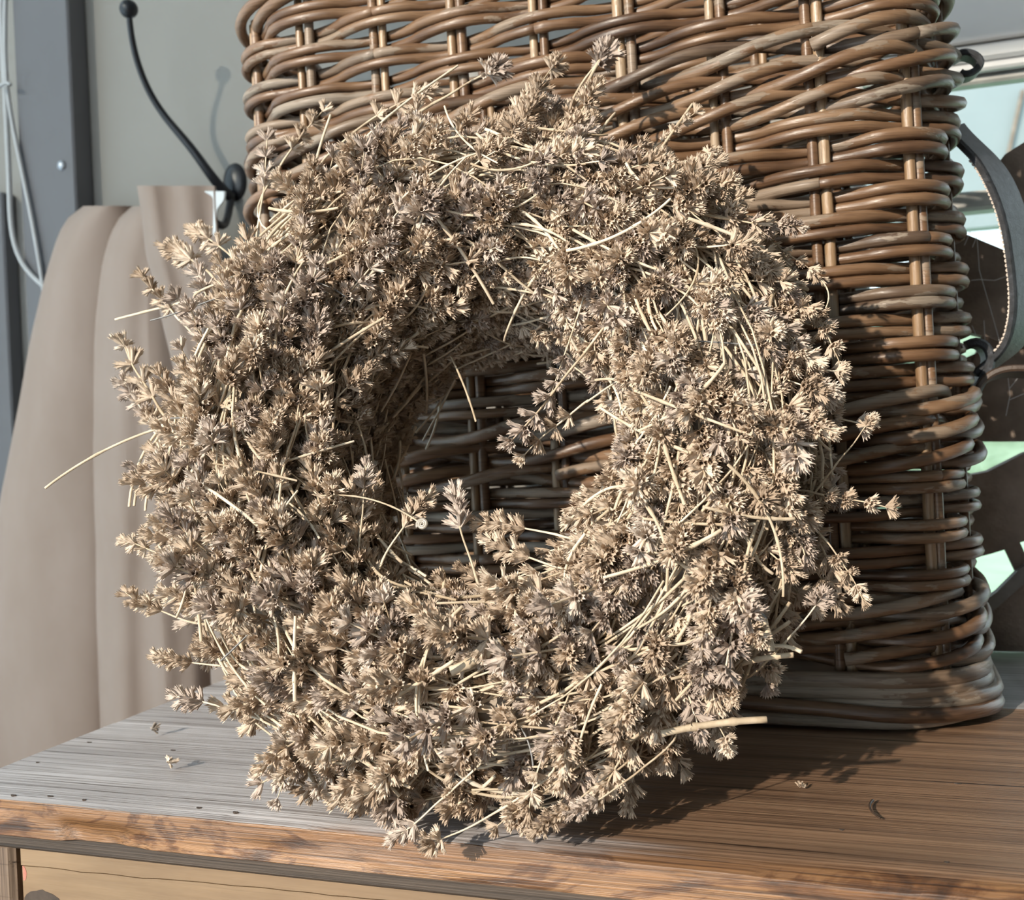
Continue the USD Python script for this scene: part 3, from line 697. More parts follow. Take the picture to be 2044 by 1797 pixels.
def ribbon(path, side, wid, th):
    p = np.asarray(path); t = np.gradient(p, axis=0); t /= np.linalg.norm(t, axis=1, keepdims=True)
    sd = np.broadcast_to(np.asarray(side, float), p.shape); sd = sd - t * (sd * t).sum(1, keepdims=True); sd /= np.linalg.norm(sd, axis=1, keepdims=True)
    nn = np.cross(t, sd)
    w = np.broadcast_to(wid, (len(p),))[:, None]
    c = [p + sd * w + nn * th * 0.5, p + sd * w * 0.85 + nn * th, p - sd * w * 0.85 + nn * th, p - sd * w + nn * th * 0.5, p - sd * w - nn * th * 0.5, p - sd * w * 0.85 - nn * th, p + sd * w * 0.85 - nn * th, p + sd * w - nn * th * 0.5]
    v = np.stack(c, 1).reshape(-1, 3); n, k = len(p), 8
    i, j = np.meshgrid(np.arange(n - 1), np.arange(k), indexing='ij')
    q = np.stack([i * k + j, i * k + (j + 1) % k, (i + 1) * k + (j + 1) % k, (i + 1) * k + j], -1).reshape(-1, 4)
    f = np.vstack([q[:, [0, 1, 2]], q[:, [0, 2, 3]]])
    f = np.vstack([f, [[0, a, a + 1] for a in range(1, k - 1)], [[(n - 1) * k, (n - 1) * k + a + 1, (n - 1) * k + a] for a in range(1, k - 1)]])
    return (v, f), p, sd, nn


hp = spline([at(x, y, 1, YH) for x, y in ((1905, 255), (1932, 285), (1968, 322), (2003, 380), (2026, 450), (2039, 530), (2044, 600), (2034, 660), (2010, 698), (1980, 725), (1950, 752))], 60)
hw = np.interp(np.linspace(0, 1, 60), [0, 0.12, 0.25, 0.8, 0.92, 1], [0.018, 0.019, 0.0235, 0.0235, 0.014, 0.012])
side = np.array([-0.50, -0.84, -0.15])
(hm, hpp, hs, hn) = ribbon(hp, side, hw, 0.0035)
hd_ = part(bk, 'leather_handle', hm, 'leather', smooth=30, label='black stitched leather handle')
for sgn in (-0.86, 0.86):
    for k in range(8, 56):
        c = hpp[k] + hs[k] * hw[k] * sgn
        e = (hpp[k + 1] - hpp[k]) * 0.34
        part(hd_, 'stitch', join([tube([c - e + o * hn[k] * 0.0034, c + o * hn[k] * 0.0042, c + e + o * hn[k] * 0.0034], 0.0009, 5) for o in (1,)]), 'thread')
(bm, *_r) = ribbon(spline([at(x, y, 1, YH - 0.01) for x, y in ((1938, 810), (1950, 775), (1975, 752), (2010, 742), (2060, 745), (2110, 760))], 30), (0.2, -0.9, 0.25), 0.011, 0.003)
part(bk, 'leather_strap', bm, 'brown_leather', smooth=30, label='dark brown leather strap')
(lm, *_r) = ribbon(spline([at(x, y, 1, YH) for x, y in ((1928, 690), (1958, 690), (1972, 715), (1962, 750), (1940, 790), (1930, 820))], 24), (0.1, -1, 0), 0.014, 0.004)
part(bk, 'leather_loop', lm, 'leather', smooth=30)
(lm2, *_r) = ribbon(spline([at(x, y, 1, YH) for x, y in ((1915, 112), (1944, 116), (1954, 130), (1944, 146), (1915, 150))], 20), (0.1, -1, 0), 0.010, 0.003)
part(bk, 'leather_loop', lm2, 'leather', smooth=30)

# ------------------------------------------------------------------ dark timber frame in front of the window
YT = 1.30
tf = thing('timber_frame', 'dark weathered timber frame with angled gaps standing before the window', 'wooden frame', at(2060, 1322, 2, T))


def slab(poly, y0, th, bow=0.004):
    from shapely.geometry import Polygon
    pts = [at(x, y, 1, y0) for x, y in poly]
    g = Polygon([(p[0], p[2]) for p in pts])
    if not g.is_valid:
        g = g.buffer(0)
    m = trimesh.creation.extrude_polygon(g, th, engine='earcut')
    v = m.vertices[:, [0, 2, 1]].copy(); v[:, 1] += y0
    return v, m.faces[:, ::-1]


YT = max(at(2044, 1324, 2, T)[1], 1.215)
for name, poly, y0, th, mt in (
        ('beam', [(1890, 455), (1935, 470), (2022, 506), (2200, 560), (2200, 715), (2030, 690), (1995, 684), (1968, 672), (1935, 664), (1880, 655)], YT, 0.03, 'old_timber'),
        ('upright_block', [(1985, 335), (2006, 308), (2044, 284), (2120, 262), (2200, 275), (2200, 560), (2022, 500)], YT + 0.035, 0.03, 'old_timber'),
        ('spoke', [(1966, 655), (2000, 680), (1980, 760), (1930, 760)], YT + 0.005, 0.02, 'old_timber'),
        ('beam', [(1880, 735), (1960, 700), (2006, 716), (2028, 690), (2200, 700), (2200, 882), (1880, 882)], YT + 0.008, 0.03, 'old_timber'),
        ('beam', [(1880, 960), (1972, 942), (2044, 906), (2200, 850), (2200, 1040), (2033, 1084), (2004, 1098), (1978, 1106), (1880, 1130)], YT - 0.004, 0.03, 'old_timber'),
        ('spoke', [(2003, 1090), (2034, 1078), (2066, 1150), (2036, 1160)], YT + 0.002, 0.02, 'old_timber'),
        ('brace', [(1900, 1245), (1990, 1182), (2034, 1138), (2200, 1020), (2200, 1062), (2044, 1166), (1992, 1212), (1900, 1280)], YT - 0.012, 0.016, 'old_timber_pale'),
        ('bottom_board', [(1860, 1262), (1990, 1200), (2044, 1158), (2200, 1050), (2200, 1338), (1860, 1314)], YT, 0.028, 'old_timber')):
    v, f = slab(poly, y0, th)
    if name == 'bottom_board':
        v[:, 2] = np.maximum(v[:, 2], T + 0.0005)
    part(tf, name, (v, f), mt)
webs = []
for pts in ([(1950, 470), (1955, 540), (1978, 620), (1996, 684)], [(1937, 462), (1925, 490)], [(1949, 474), (1941, 494)], [(1964, 640), (1967, 690)], [(1940, 650), (1948, 668)], [(2012, 752), (2016, 790), (2008, 830)], [(2034, 752), (2015, 776)], [(2044, 786), (2016, 798)], [(1938, 560), (1955, 558), (1985, 560), (2014, 550)]):
    webs.append(tube([at(x, y, 1, YT - 0.02) for x, y in pts], 0.00028, 4))
top('cobweb', join(webs), 'web', 'thin cobweb strands across the dark timber frame', 'cobweb', kind='stuff')

# ------------------------------------------------------------------ garden seen through the window
top('lawn', box((-30, YW + 0.2, -0.5), (30, 60, -0.4)), 'lawn', 'pale green lawn outside the window', kind='structure')
YS = 9.0
shx0, shx1 = at(1500, 300, 1, YS)[0], at(2700, 300, 1, YS)[0]
shz0, shz1 = at(1980, 452, 1, YS)[2], at(1980, -500, 1, YS)[2]
sh = thing('garden_building', 'pale blue-white outbuilding wall seen through the top of the window', 'building', ((shx0 + shx1) / 2, YS, -0.4))
part(sh, 'wall', box((shx0, YS, shz0), (shx1, YS + 0.2, shz1)), 'shed')
for xx in (shx0 + 0.15, shx1 - 0.15):
    part(sh, 'post', box((xx - 0.08, YS + 0.02, -0.4), (xx + 0.08, YS + 0.18, shz0)), 'shed')
part(sh, 'drain_pipe', tube([at(2042, 180, 1, YS - 0.05), at(2028, 240, 1, YS - 0.05), at(2012, 312, 1, YS - 0.05)], 0.016, 8), 'old_timber', smooth=True, label='thin dark slanting line of pipe')
hg = trimesh.creation.icosphere(5, 1.0)
hv = hg.vertices * np.array([9.0, 2.0, 2.6]) * (0.85 + 0.35 * meshkit.fbm(hg.vertices * 5, 4, 2))[:, None] + np.array([7.0, 22.0, 1.2])
top('hedge', (hv, hg.faces), 'hedge', 'bright green hedge beyond the lawn outside the window', 'hedge', smooth=True)

# ------------------------------------------------------------------ dried flower wreath
WR, Wr = 0.160, 0.068                       # ring radius, tube radius at which the sprigs sit
n_c = np.array([-0.20, 0.36])               # facing left and up (camera axes): sideways, up
nrm = n_c[0] * _r0 + n_c[1] * _z - 1.0 * _f0
NRM = nrm / np.linalg.norm(nrm)
WC = CAM + ray(975, 893) / np.dot(ray(975, 893), _f0) * 0.765
WRH, WRV, DEEP = 0.160, 0.178, 1.25
E1 = np.cross(_z, NRM); E1 /= np.linalg.norm(E1)          # to the right as seen from the front
E2 = np.cross(NRM, E1)                                    # up along the ring
base_pt = WC - E2 * (WR + 0.07); base_pt[2] = T
wr = thing('dried_flower_wreath', 'round wreath of pale dried flower sprigs leaning on the wicker basket', 'wreath', base_pt)
rng = np.random.default_rng(77)


def ring_frame(th, phi):
    """Ring angle th (0 right, 90 up as seen), tube angle phi (0 outward, 90 towards the viewer): centre, clockwise tangent, surface normal."""
    rad = math.cos(th) * E1 + math.sin(th) * E2
    tan = math.sin(th) * E1 - math.cos(th) * E2
    n = math.cos(phi) * rad + math.sin(phi) * NRM
    return WC + WRH * math.cos(th) * E1 + WRV * math.sin(th) * E2, tan, n, rad


def deep(n):
    return n + (DEEP - 1) * np.dot(n, NRM) * NRM


def ring_dist(p):
    rel = p - WC; h = np.dot(rel, NRM)
    rt = math.hypot(np.dot(rel, E1) / WRH, np.dot(rel, E2) / WRV) * WR
    return rt, h, math.hypot(rt - WR, h / DEEP)


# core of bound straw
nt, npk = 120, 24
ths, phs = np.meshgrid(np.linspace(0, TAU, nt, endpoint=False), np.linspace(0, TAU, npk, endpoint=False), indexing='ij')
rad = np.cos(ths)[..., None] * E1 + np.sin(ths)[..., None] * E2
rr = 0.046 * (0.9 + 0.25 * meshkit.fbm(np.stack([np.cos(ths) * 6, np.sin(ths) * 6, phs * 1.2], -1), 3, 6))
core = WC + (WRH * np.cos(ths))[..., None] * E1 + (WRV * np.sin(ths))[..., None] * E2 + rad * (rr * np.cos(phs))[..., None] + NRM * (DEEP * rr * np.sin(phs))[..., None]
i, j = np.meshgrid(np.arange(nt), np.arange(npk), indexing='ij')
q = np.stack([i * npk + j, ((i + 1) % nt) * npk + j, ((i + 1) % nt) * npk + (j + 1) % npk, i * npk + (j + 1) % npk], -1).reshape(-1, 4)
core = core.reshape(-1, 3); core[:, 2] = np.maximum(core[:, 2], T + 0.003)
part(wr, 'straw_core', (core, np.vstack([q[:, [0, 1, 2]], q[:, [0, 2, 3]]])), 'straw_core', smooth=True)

straw = []
for k in range(900):
    th, phi = rng.uniform(0, TAU), rng.uniform(0, TAU)
    L = rng.uniform(0.06, 0.13); d = 0.047 + rng.uniform(0, 0.014)
    dth = L / WR * rng.choice([-1, 1]); dphi = rng.normal(0, 0.5); lift = rng.uniform(-0.004, 0.010)
    pts = []
    for t in np.linspace(0, 1, 6):
        c, tan, n, _ = ring_frame(th + dth * t, phi + dphi * t)
        pts.append(c + deep(n) * (d + lift * math.sin(t * PI) + 0.004 * t))
    straw.append(tube(pts, np.linspace(0.0011, 0.0007, 6) * rng.uniform(0.6, 1.35), 5))
sv, sf = join(straw); sv[:, 2] = np.maximum(sv[:, 2], T + 0.0012)
part(wr, 'straw_filling', (sv, sf), 'stem', smooth=True, kind='stuff')


# ---- sprig kinds: stem and whorls of little toothed calyxes
def calyx(L, r, sides=6):
    ang = np.arange(sides) * TAU / sides
    rings = [(0.0, 0.32), (0.45, 0.85), (0.8, 0.80), (1.0, 1.0)]
    v = [np.stack([r * k * np.cos(ang), r * k * np.sin(ang), np.full(sides, L * z)], 1) for z, k in rings]
    ta = ang + PI / sides
    tips = np.stack([r * 1.5 * np.cos(ta), r * 1.5 * np.sin(ta), np.full(sides, L * 1.28)], 1)
    v = np.vstack(v + [tips]); f = []
    for k in range(len(rings) - 1):
        for j in range(sides):
            a, b = k * sides + j, k * sides + (j + 1) % sides
            f += [(a, b, b + sides), (a, b + sides, a + sides)]
    o = (len(rings) - 1) * sides
    for j in range(sides):
        f.append((o + j, o + (j + 1) % sides, len(rings) * sides + j))
    return v, np.array(f)


def rot_to(d, roll=0.0):
    d = np.asarray(d, float) / np.linalg.norm(d)
    h = np.array([1.0, 0, 0]) if abs(d[0]) < 0.9 else np.array([0, 1.0, 0])
    x = np.cross(h, d); x /= np.linalg.norm(x); y = np.cross(d, x)
    c, s = math.cos(roll), math.sin(roll)
    return np.stack([c * x + s * y, -s * x + c * y, d], 1)


def whorl(g, n, amin, amax, L, size=1.0):
    out = []
    two = g.uniform(0, TAU)
    for k in range(n):
        az = two + (0 if k % 2 else PI) + g.normal(0, 0.62)
        al = math.radians(g.uniform(amin, amax))
        d = np.array([math.sin(al) * math.cos(az), math.sin(al) * math.sin(az), math.cos(al)])
        l = L * g.uniform(0.8, 1.15)
        v, f = calyx(l, l * g.uniform(0.15, 0.20), 6)
        R = rot_to(d, g.uniform(0, TAU))
        o = np.array([0.0008 * math.cos(az), 0.0008 * math.sin(az), g.uniform(-0.0012, 0.0012)])
        out.append((v @ R.T + o, f))
    for s in (0, PI):                        # bracts
        az = two + PI / 2 + s
        d = np.array([math.cos(az) * 0.8, math.sin(az) * 0.8, 0.35]); w = np.array([-math.sin(az), math.cos(az), 0])
        l = L * 0.8
        out.append((np.array([[0, 0, 0], d * l * 0.5 + w * l * 0.17, d * l * 1.05, d * l * 0.5 - w * l * 0.17]), np.array([[0, 1, 2], [0, 2, 3]])))
    v, f = join(out)
    return v * size, f


def make_kind(seed, style):
    g = np.random.default_rng(seed)
    if style == 'spike':                     # dense terminal spike
        L = g.uniform(0.055, 0.075); nw = int(g.integers(4, 7)); z = L - np.cumsum(np.r_[0.004, g.uniform(0.0068, 0.0090, nw - 1)])
        par = [(int(16 if k else 9), 12 if k == 0 else 28, 42 if k == 0 else 66, 0.0084 + 0.0005 * min(k, 3)) for k in range(nw)]
    elif style == 'head':                    # ball head on a bare stem
        L = g.uniform(0.05, 0.07); z = np.array([L - 0.003, L - 0.0095]); par = [(22, 5, 75, 0.0092), (22, 35, 100, 0.0088)]
    elif style == 'gap':                     # whorls far apart
        L = g.uniform(0.075, 0.095); nw = 4; z = L - np.cumsum(np.r_[0.004, g.uniform(0.013, 0.021, nw - 1)])
        par = [(14, 18, 62, 0.0088)] + [(19, 30, 80, 0.0096)] * (nw - 1)
    else:                                    # mixed: tip spike and two lower whorls
        L = g.uniform(0.075, 0.09); z = L - np.cumsum([0.004, 0.007, 0.008, 0.016, 0.019]); par = [(10, 12, 42, 0.0082), (15, 28, 62, 0.0088), (17, 30, 70, 0.0092), (19, 30, 78, 0.0098), (19, 30, 82, 0.0098)]
    bend = g.normal(0, 0.10, 2)

    def pos(zz):
        zz = np.asarray(zz, float); t = zz / L
        return np.stack([bend[0] * L * t * t + 0.0006 * np.sin(t * 9 + seed), bend[1] * L * t * t, zz], -1)
    zz = np.linspace(0, L - 0.001, 14)
    stem = tube(pos(zz), np.linspace(0.00105, 0.00055, 14) * (1 + 0.18 * (np.sin(zz * 330) > 0.85)), 6)
    ws = []
    for zc, (n, a0, a1, cl) in zip(z, par):
        if zc < 0.012:
            continue
        v, f = whorl(g, n, a0, a1, cl)
        d = pos(zc + 0.001) - pos(zc - 0.001)
        ws.append((v @ rot_to(d, g.uniform(0, TAU)).T + pos(zc), f))
    return L, stem, ws


STYLES = ['spike', 'mixed', 'gap', 'head', 'spike', 'mixed', 'gap', 'mixed', 'spike', 'gap', 'head', 'mixed']
KINDS = [make_kind(100 + k, st) for k, st in enumerate(STYLES)]
kinds_root = stage.CreateClassPrim('/World/sprig_kinds')
kind_path = []
for k, (L, stem, ws) in enumerate(KINDS):
    path = f'/World/sprig_kinds/kind_{k}'
    UsdGeom.Xform.Define(stage, path)
    usdkit.mesh(stage, path + '/stem', stem, MAT['stem'], smooth=True)
    for j, w in enumerate(ws):
        usdkit.mesh(stage, path + '/whorl' + (f'_{j:03d}' if j else ''), w, MAT['flower' if k % 3 else 'flower_grey'], smooth=False)
    kind_path.append(path)


def place(base, tip_dir, scale, roll):
    R = rot_to(tip_dir, roll) * scale
    m = np.eye(4); m[:3, :3] = R.T; m[3, :3] = np.asarray(base) - base_pt
    return m


sprigs = []                                  # (score, kind, matrix)
NSPRIG = 1500
for k in range(NSPRIG):
    th = rng.uniform(0, TAU)
    phi = rng.uniform(-0.75, PI + 0.55)
    # inner side of the upper left shows bare stems: keep fewer heads there
    c, tan, n, radv = ring_frame(th, phi)
    kd = int(rng.integers(0, len(KINDS)))
    L = KINDS[kd][0]
    lean = rng.uniform(0.25, 0.75)
    d = tan * rng.normal(0.9, 0.25) + n * lean + rng.normal(0, 0.30, 3)
    inner = math.cos(phi) < -0.35
    if inner:
        d = tan * 1.0 + n * 0.25 + NRM * 0.35 + rng.normal(0, 0.2, 3)
    d /= np.linalg.norm(d)
    sc = rng.uniform(0.72, 1.08)
    basep = c + deep(n) * (0.048 + rng.uniform(-0.006, 0.010)) - d * L * sc * 0.35
    tip = basep + d * L * sc
    # keep tips off the sideboard, out of the hole and near the ring
    rt, h, dist = ring_dist(tip)
    if dist > 0.098 or tip[2] < T + 0.012 or basep[2] < T + 0.010 or (rt < WR - 0.084) or h < -0.10:
        continue
    face = np.dot(n, (CAM - tip) / np.linalg.norm(CAM - tip))
    score = face + 6 * dist
    sprigs.append((score, kd, place(basep, d, sc, rng.uniform(0, TAU)), face))


# the inner wall of the ring: small sprigs and bare stems reaching back towards the basket
for k in range(800):
    th = rng.uniform(0, TAU)
    c, tan, n, radv = ring_frame(th, PI)
    hh = rng.uniform(-0.10, 0.025)
    kd = int(rng.integers(0, len(KINDS))); L = KINDS[kd][0]
    d = tan * rng.normal(0.9, 0.2) + NRM * rng.normal(0.15, 0.25) + radv * rng.normal(-0.05, 0.15); d /= np.linalg.norm(d)
    sc = rng.uniform(0.6, 0.85)
    tipin = 0.062 + 0.012 * (hh < -0.03) * (0.4 + 0.6 * max(0, math.sin(th)))
    basep = c - radv * (tipin - 0.014) + NRM * hh - d * L * sc * 0.5
    tip = basep + d * L * sc
    rt, h, dist = ring_dist(tip)
    if rt < WR - 0.094 or h < -0.115 or tip[2] < T + 0.012 or basep[2] < T + 0.010:
        continue
    sprigs.append((rng.uniform(0.2, 0.6), kd, place(basep, d, sc, rng.uniform(0, TAU)), 0.0))
inner = []
for k in range(170):
    th = rng.uniform(0, TAU); L = rng.uniform(0.04, 0.09); dth = L / WR * rng.choice([-1, 1]); h0 = rng.uniform(-0.105, 0.0); dh = rng.normal(0, 0.03); rr0 = rng.uniform(0.050, 0.070)
    pts = []
    for t in np.linspace(0, 1, 6):
        c, tan, n, radv = ring_frame(th + dth * t, PI)
        pts.append(c - radv * (rr0 + 0.004 * math.sin(t * PI)) + NRM * (h0 + dh * t))
    if max(p_[1] for p_ in pts) < BY0 - 0.028:
        inner.append(tube(pts, rng.uniform(0.0006, 0.0013), 5))
iv, if_ = join(inner); iv[:, 2] = np.maximum(iv[:, 2], T + 0.0012)
part(wr, 'inner_straw', (iv, if_), 'stem', smooth=True, kind='stuff')


# sprigs and twigs that stand out against the basket, cloth and sideboard, each where the photograph has it
def toward(px, py, off):
    return on_plane(px, py, WC + NRM * off, NRM)


special = [  # kind, base pixel, tip pixel, distance in front of the ring's plane, at base and tip
    (3, (1560, 1290), (1652, 1195), 0.035, 0.045), (1, (1655, 1085), (1752, 1180), 0.03, 0.04), (2, (1600, 980), (1782, 1012), 0.03, 0.04),
    (10, (1672, 925), (1742, 835), 0.03, 0.035), (2, (1610, 590), (1686, 720), 0.02, 0.025), (5, (1520, 470), (1640, 550), 0.02, 0.02), (0, (1480, 430), (1605, 450), 0.01, 0.015),
    (3, (1110, 250), (1196, 105), 0.0, 0.0), (10, (1040, 230), (1102, 112), 0.0, 0.0), (3, (860, 210), (992, 130), 0.0, 0.0), (2, (1300, 300), (1390, 225), 0.0, 0.0), (10, (1340, 330), (1430, 300), 0.0, 0.0),
    (5, (700, 270), (840, 150), 0.0, 0.0), (2, (560, 330), (640, 205), 0.0, 0.0), (9, (520, 420), (545, 270), 0.0, 0.0), (7, (470, 520), (375, 430), 0.0, -0.01), (4, (430, 560), (345, 460), 0.0, -0.01),
    (2, (360, 640), (285, 560), 0.0, -0.01), (2, (330, 830), (232, 700), 0.0, -0.01), (6, (330, 900), (255, 760), 0.0, -0.01), (10, (340, 950), (285, 830), 0.0, 0.0),
    (1, (370, 1130), (232, 1060), 0.02, 0.02), (4, (400, 1245), (245, 1215), 0.02, 0.03), (8, (440, 1330), (303, 1315), 0.03, 0.04), (0, (500, 1430), (345, 1375), 0.04, 0.05),
    (0, (955, 1165), (884, 985), 0.045, 0.05), (4, (760, 1130), (830, 970), 0.04, 0.045), (0, (720, 1060), (735, 920), 0.05, 0.055), (8, (1120, 1070), (955, 1030), 0.035, 0.035), (4, (1150, 1140), (960, 1105), 0.05, 0.055),
    (6, (1170, 700), (1020, 895), 0.05, 0.055), (2, (1175, 800), (1030, 900), 0.045, 0.05), (6, (1150, 640), (1100, 790), 0.05, 0.05),
    (0, (900, 1580), (780, 1690), 0.06, 0.065), (10, (1010, 1610), (868, 1700), 0.06, 0.07), (8, (1190, 1570), (1065, 1665), 0.055, 0.06), (2, (1100, 1570), (985, 1655), 0.06, 0.06), (5, (1060, 1560), (1020, 1650), 0.07, 0.075),
    (5, (1450, 1330), (1490, 1410), 0.04, 0.05), (10, (1420, 1420), (1450, 1490), 0.05, 0.055), (1, (640, 1480), (560, 1560), 0.05, 0.06), (9, (590, 1500), (555, 1602), 0.05, 0.06), (0, (1250, 1560), (1150, 1640), 0.06, 0.065)]
fixed = []
for kd, b, t, o0, o1 in special:
    bp, tp = toward(*b, o0), toward(*t, o1)
    if t[1] > 1640:                          # heads that hang out over the front edge of the sideboard
        tp = at(*t, 1, YF - 0.030)
    elif tp[2] < T + 0.010:
        tp = at(*t, 2, T + 0.011)
    d = tp - bp; L = np.linalg.norm(d); d /= L
    sc = min(max(L / KINDS[kd][0], 0.6), 1.2)
    bp2 = tp - d * KINDS[kd][0] * sc
    fixed.append((kd, place(bp2, d, sc, rng.uniform(0, TAU))))
    # its stem runs on into the body of the wreath
    rel = bp2 - WC
    u = np.array([np.dot(rel, E1) / WRH, np.dot(rel, E2) / WRV]); u /= np.linalg.norm(u)
    root = WC + WRH * u[0] * E1 + WRV * u[1] * E2
    a1 = bp2 - d * 0.02
    a2 = a1 + (root - a1) * 0.55 - d * 0.01
    a2[2] = max(a2[2], T + 0.01); a1[2] = max(a1[2], T + 0.008)
    part(wr, 'stalk', tube(spline([bp2 + d * 0.002, (bp2 + a1) / 2, a1, a2], 10), 0.00105 * sc, 6), 'stem', smooth=True)

hulls = [join([st_] + ws_)[0] for _, st_, ws_ in KINDS]


def clear_of_top(kd, m):
    w_ = hulls[kd] @ m[:3, :3] + m[3, :3] + base_pt
    return not ((w_[:, 2] < T + 0.0005) & (w_[:, 1] > YF - 0.006)).any() and w_[:, 1].max() < BY0 - 0.024


sprigs = [x for x in sprigs if clear_of_top(x[1], x[2])]
sprigs.sort(key=lambda x: -x[0])
front = fixed + [(kd, m) for _, kd, m, _ in sprigs[:296 - len(fixed)]]
rest = sprigs[296 - len(fixed):]
for kd, m in front:
    path = numbered(wr + '/flower_sprig')
    x = UsdGeom.Xform.Define(stage, path)
    x.AddTransformOp().Set(Gf.Matrix4d(m.tolist()))
    x.GetPrim().GetReferences().AddInternalReference(kind_path[kd])
    x.GetPrim().SetInstanceable(True)
pi = UsdGeom.PointInstancer.Define(stage, wr + '/flower_filling')
tag(pi.GetPrim(), kind='stuff')
for k, (L, stem, ws) in enumerate(KINDS):
    path = f'{wr}/flower_filling/filling_kind_{k}'
    UsdGeom.Xform.Define(stage, path)
    usdkit.mesh(stage, path + '/filling_stem', stem, MAT['stem'], smooth=True)
    usdkit.mesh(stage, path + '/filling_whorls', join(ws), MAT['flower' if k % 3 else 'flower_grey'])
pi.CreatePrototypesRel().SetTargets([Sdf.Path(f'{wr}/flower_filling/filling_kind_{k}') for k in range(len(KINDS))])
pos, ori, sca, idx = [], [], [], []
for _, kd, m, _ in rest:
    g = Gf.Matrix4d(m.tolist()); s = float(np.linalg.norm(m[0, :3]))
    rot = Gf.Matrix4d((np.block([[m[:3, :3] / s, np.zeros((3, 1))], [np.zeros((1, 3)), np.ones((1, 1))]])).tolist()).ExtractRotationQuat()
    pos.append(Gf.Vec3f(*map(float, m[3, :3]))); ori.append(Gf.Quath(float(rot.GetReal()), *map(float, rot.GetImaginary()))); sca.append(Gf.Vec3f(s, s, s)); idx.append(kd)
pi.CreatePositionsAttr(pos); pi.CreateOrientationsAttr(ori); pi.CreateScalesAttr(sca); pi.CreateProtoIndicesAttr(idx)

# loose stalks lying over the flowers
for k in range(150):
    for _try in range(20):
        th, phi = rng.uniform(0, TAU), rng.uniform(0.05, PI - 0.1)
        c, tan, n, radv = ring_frame(th, phi)
        if np.dot(n, CAM - c) > 0:
            break
    L = rng.uniform(0.035, 0.085)
    d = tan * rng.normal(0.8, 0.5) + radv * rng.normal(0, 0.6); d -= n * np.dot(d, n) * 0.8; d /= np.linalg.norm(d)
    p0 = c + deep(n) * (0.066 + rng.uniform(-0.004, 0.008))
    bend = np.cross(d, n) * rng.normal(0, 0.12)
    pts = []
    for t in np.linspace(-0.5, 0.5, 9):
        q_ = p0 + d * L * t + bend * L * (4 * t * t - 0.5)
        dist = ring_dist(q_)[2]
        pts.append(q_ + n * (max(0.064, min(dist, 0.084)) - dist))
    pts = np.array(pts)
    if pts[:, 2].min() < T + 0.003:
        continue
    rs = rng.uniform(0.0007, 0.0013)
    rr_ = rs * np.linspace(1.1, 0.85, 17)
    sm = spline(pts, 17)
    rr_[[4, 10]] *= 1.35
    part(wr, 'stalk', tube(sm, rr_, 6), 'stem', smooth=True)
for pts, r0, off in (([(430, 830), (270, 872), (180, 915), (90, 975)], 0.0010, (0.02, 0.03)), ([(1122, 270), (1160, 190), (1200, 115), (1224, 76)], 0.0013, (0.02, 0.0)), ([(718, 288), (790, 220), (850, 175), (914, 131)], 0.0009, (0.03, 0.02)),
                     ([(1320, 1465), (1430, 1445), (1530, 1437)], 0.0021, (0.06, 0.05)), ([(1480, 1325), (1540, 1312), (1584, 1308)], 0.0018, (0.04, 0.045)), ([(1545, 1290), (1575, 1292), (1600, 1302)], 0.0013, (0.04, 0.045)),
                     ([(600, 515), (615, 390), (660, 230)], 0.0011, (0.03, 0.01)), ([(640, 715), (700, 675), (768, 634)], 0.0011, (0.055, 0.06)), ([(380, 800), (295, 890), (258, 1012)], 0.0011, (0.0, 0.0)), ([(370, 810), (300, 900), (268, 1010)], 0.0010, (0.0, 0.0)),
                     ([(370, 830), (306, 940), (290, 1020)], 0.0010, (0.0, 0.0)), ([(420, 590), (300, 620), (230, 638)], 0.0010, (0.0, -0.005)), ([(1290, 340), (1345, 260), (1382, 208)], 0.0010, (0.01, 0.0)), ([(560, 925), (640, 900), (707, 881)], 0.0008, (0.07, 0.055)), ([(640, 990), (760, 1003), (841, 1046)], 0.0006, (0.07, 0.0545)), ([(900, 712), (928, 775), (950, 842)], 0.0008, (-0.02, 0.0)),
                     ([(1640, 560), (1654, 590), (1648, 615)], 0.0005, (0.02, 0.02)), ([(1180, 300), (1215, 240), (1228, 226)], 0.0010, (0.03, 0.02)), ([(1440, 1150), (1500, 1200), (1540, 1300)], 0.0022, (0.06, 0.055)),
                     ([(900, 1340), (960, 1310), (1000, 1280)], 0.0030, (0.080, 0.080)), ([(420, 1060), (380, 1140), (340, 1180)], 0.0009, (0.03, 0.01))):
    n_ = 20
    P3 = [toward(x, y, off[0] + (off[1] - off[0]) * k / (len(pts) - 1)) for k, (x, y) in enumerate(pts)]
    sm = spline(P3, n_) if len(P3) > 2 else np.linspace(P3[0], P3[1], n_)
    rr_ = np.full(n_, r0); rr_[[6, 13]] *= 1.3
    part(wr, 'stalk', tube(sm, rr_, 7), 'stem', smooth=True)
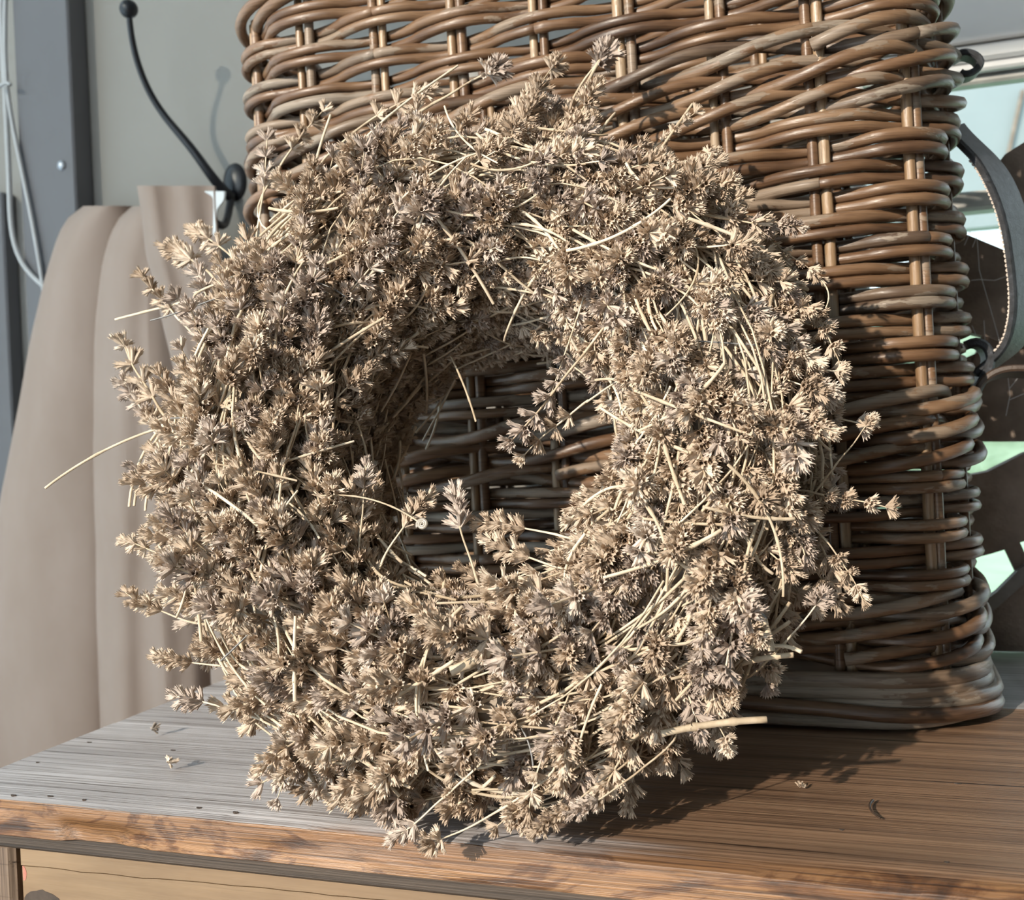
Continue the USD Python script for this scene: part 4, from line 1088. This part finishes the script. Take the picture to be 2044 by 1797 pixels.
for pts in ([(300, 640), (420, 600), (560, 560), (700, 600)], [(1200, 540), (1300, 500), (1395, 476)], [(1370, 680), (1440, 684), (1520, 690)], [(440, 1320), (500, 1262), (545, 1215)], [(990, 1410), (1030, 1440), (1064, 1530)],
            [(330, 985), (390, 960), (430, 935)], [(1420, 1130), (1500, 1200), (1530, 1235)], [(340, 835), (420, 834), (510, 838)]):
    part(wr, 'binding_wire', tube(spline([toward(x, y, 0.070) for x, y in pts], 20), 0.0006, 6), 'wire', smooth=True, label='thin grey binding wire')

# ------------------------------------------------------------------ small things on the wreath and the sideboard
sc_ = toward(843, 1047, 0.055)
turns = np.linspace(0, 2.6 * TAU, 60)
rad_ = 0.0034 * (turns / turns[-1]) ** 0.8
side_ = np.cross(NRM, E1)
sp_ = sc_ + rad_[:, None] * (np.cos(turns)[:, None] * E1 + np.sin(turns)[:, None] * side_) + NRM * (0.0012 * (1 - turns / turns[-1]))[:, None]
top('snail_shell', tube(sp_, 0.0004 + 0.0011 * turns / turns[-1], 8), 'shell', 'tiny pale coiled snail shell on the wreath by its opening', 'snail shell', smooth=True)

for (cx, cy, sz, lab) in ((305, 1471, 0.9, 'dark fallen flower crumb on the sideboard, nearer its left back edge'), (337, 1541, 1.0, 'beige fallen flower crumb at left on the sideboard, below the dark crumb'), (1597, 1578, 0.5, 'tiny pale flower crumb at the edge of the wreath shadow')):
    p_ = at(cx, cy, 2, T)
    v, f = whorl(np.random.default_rng(cx), 9, 4, 50, 0.0066 * sz)
    v = v[:, [0, 2, 1]]; v = v - [0, 0, v[:, 2].min()] + p_ + [0, 0, 0.0003]
    top('flower_crumb', (v, f), 'flower' if cx != 305 else 'straw_core', lab, 'dried flower', 'fallen crumbs')
tw = [at(x, y, 2, T + 0.002) for x, y in ((1742, 1598), (1736, 1610), (1742, 1622), (1757, 1634))]
top('twig', tube(spline(tw, 16), np.linspace(0.0010, 0.0005, 16), 6), 'brown_leather', 'short curved dark twig lying on the sideboard at right', 'twig', smooth=True)
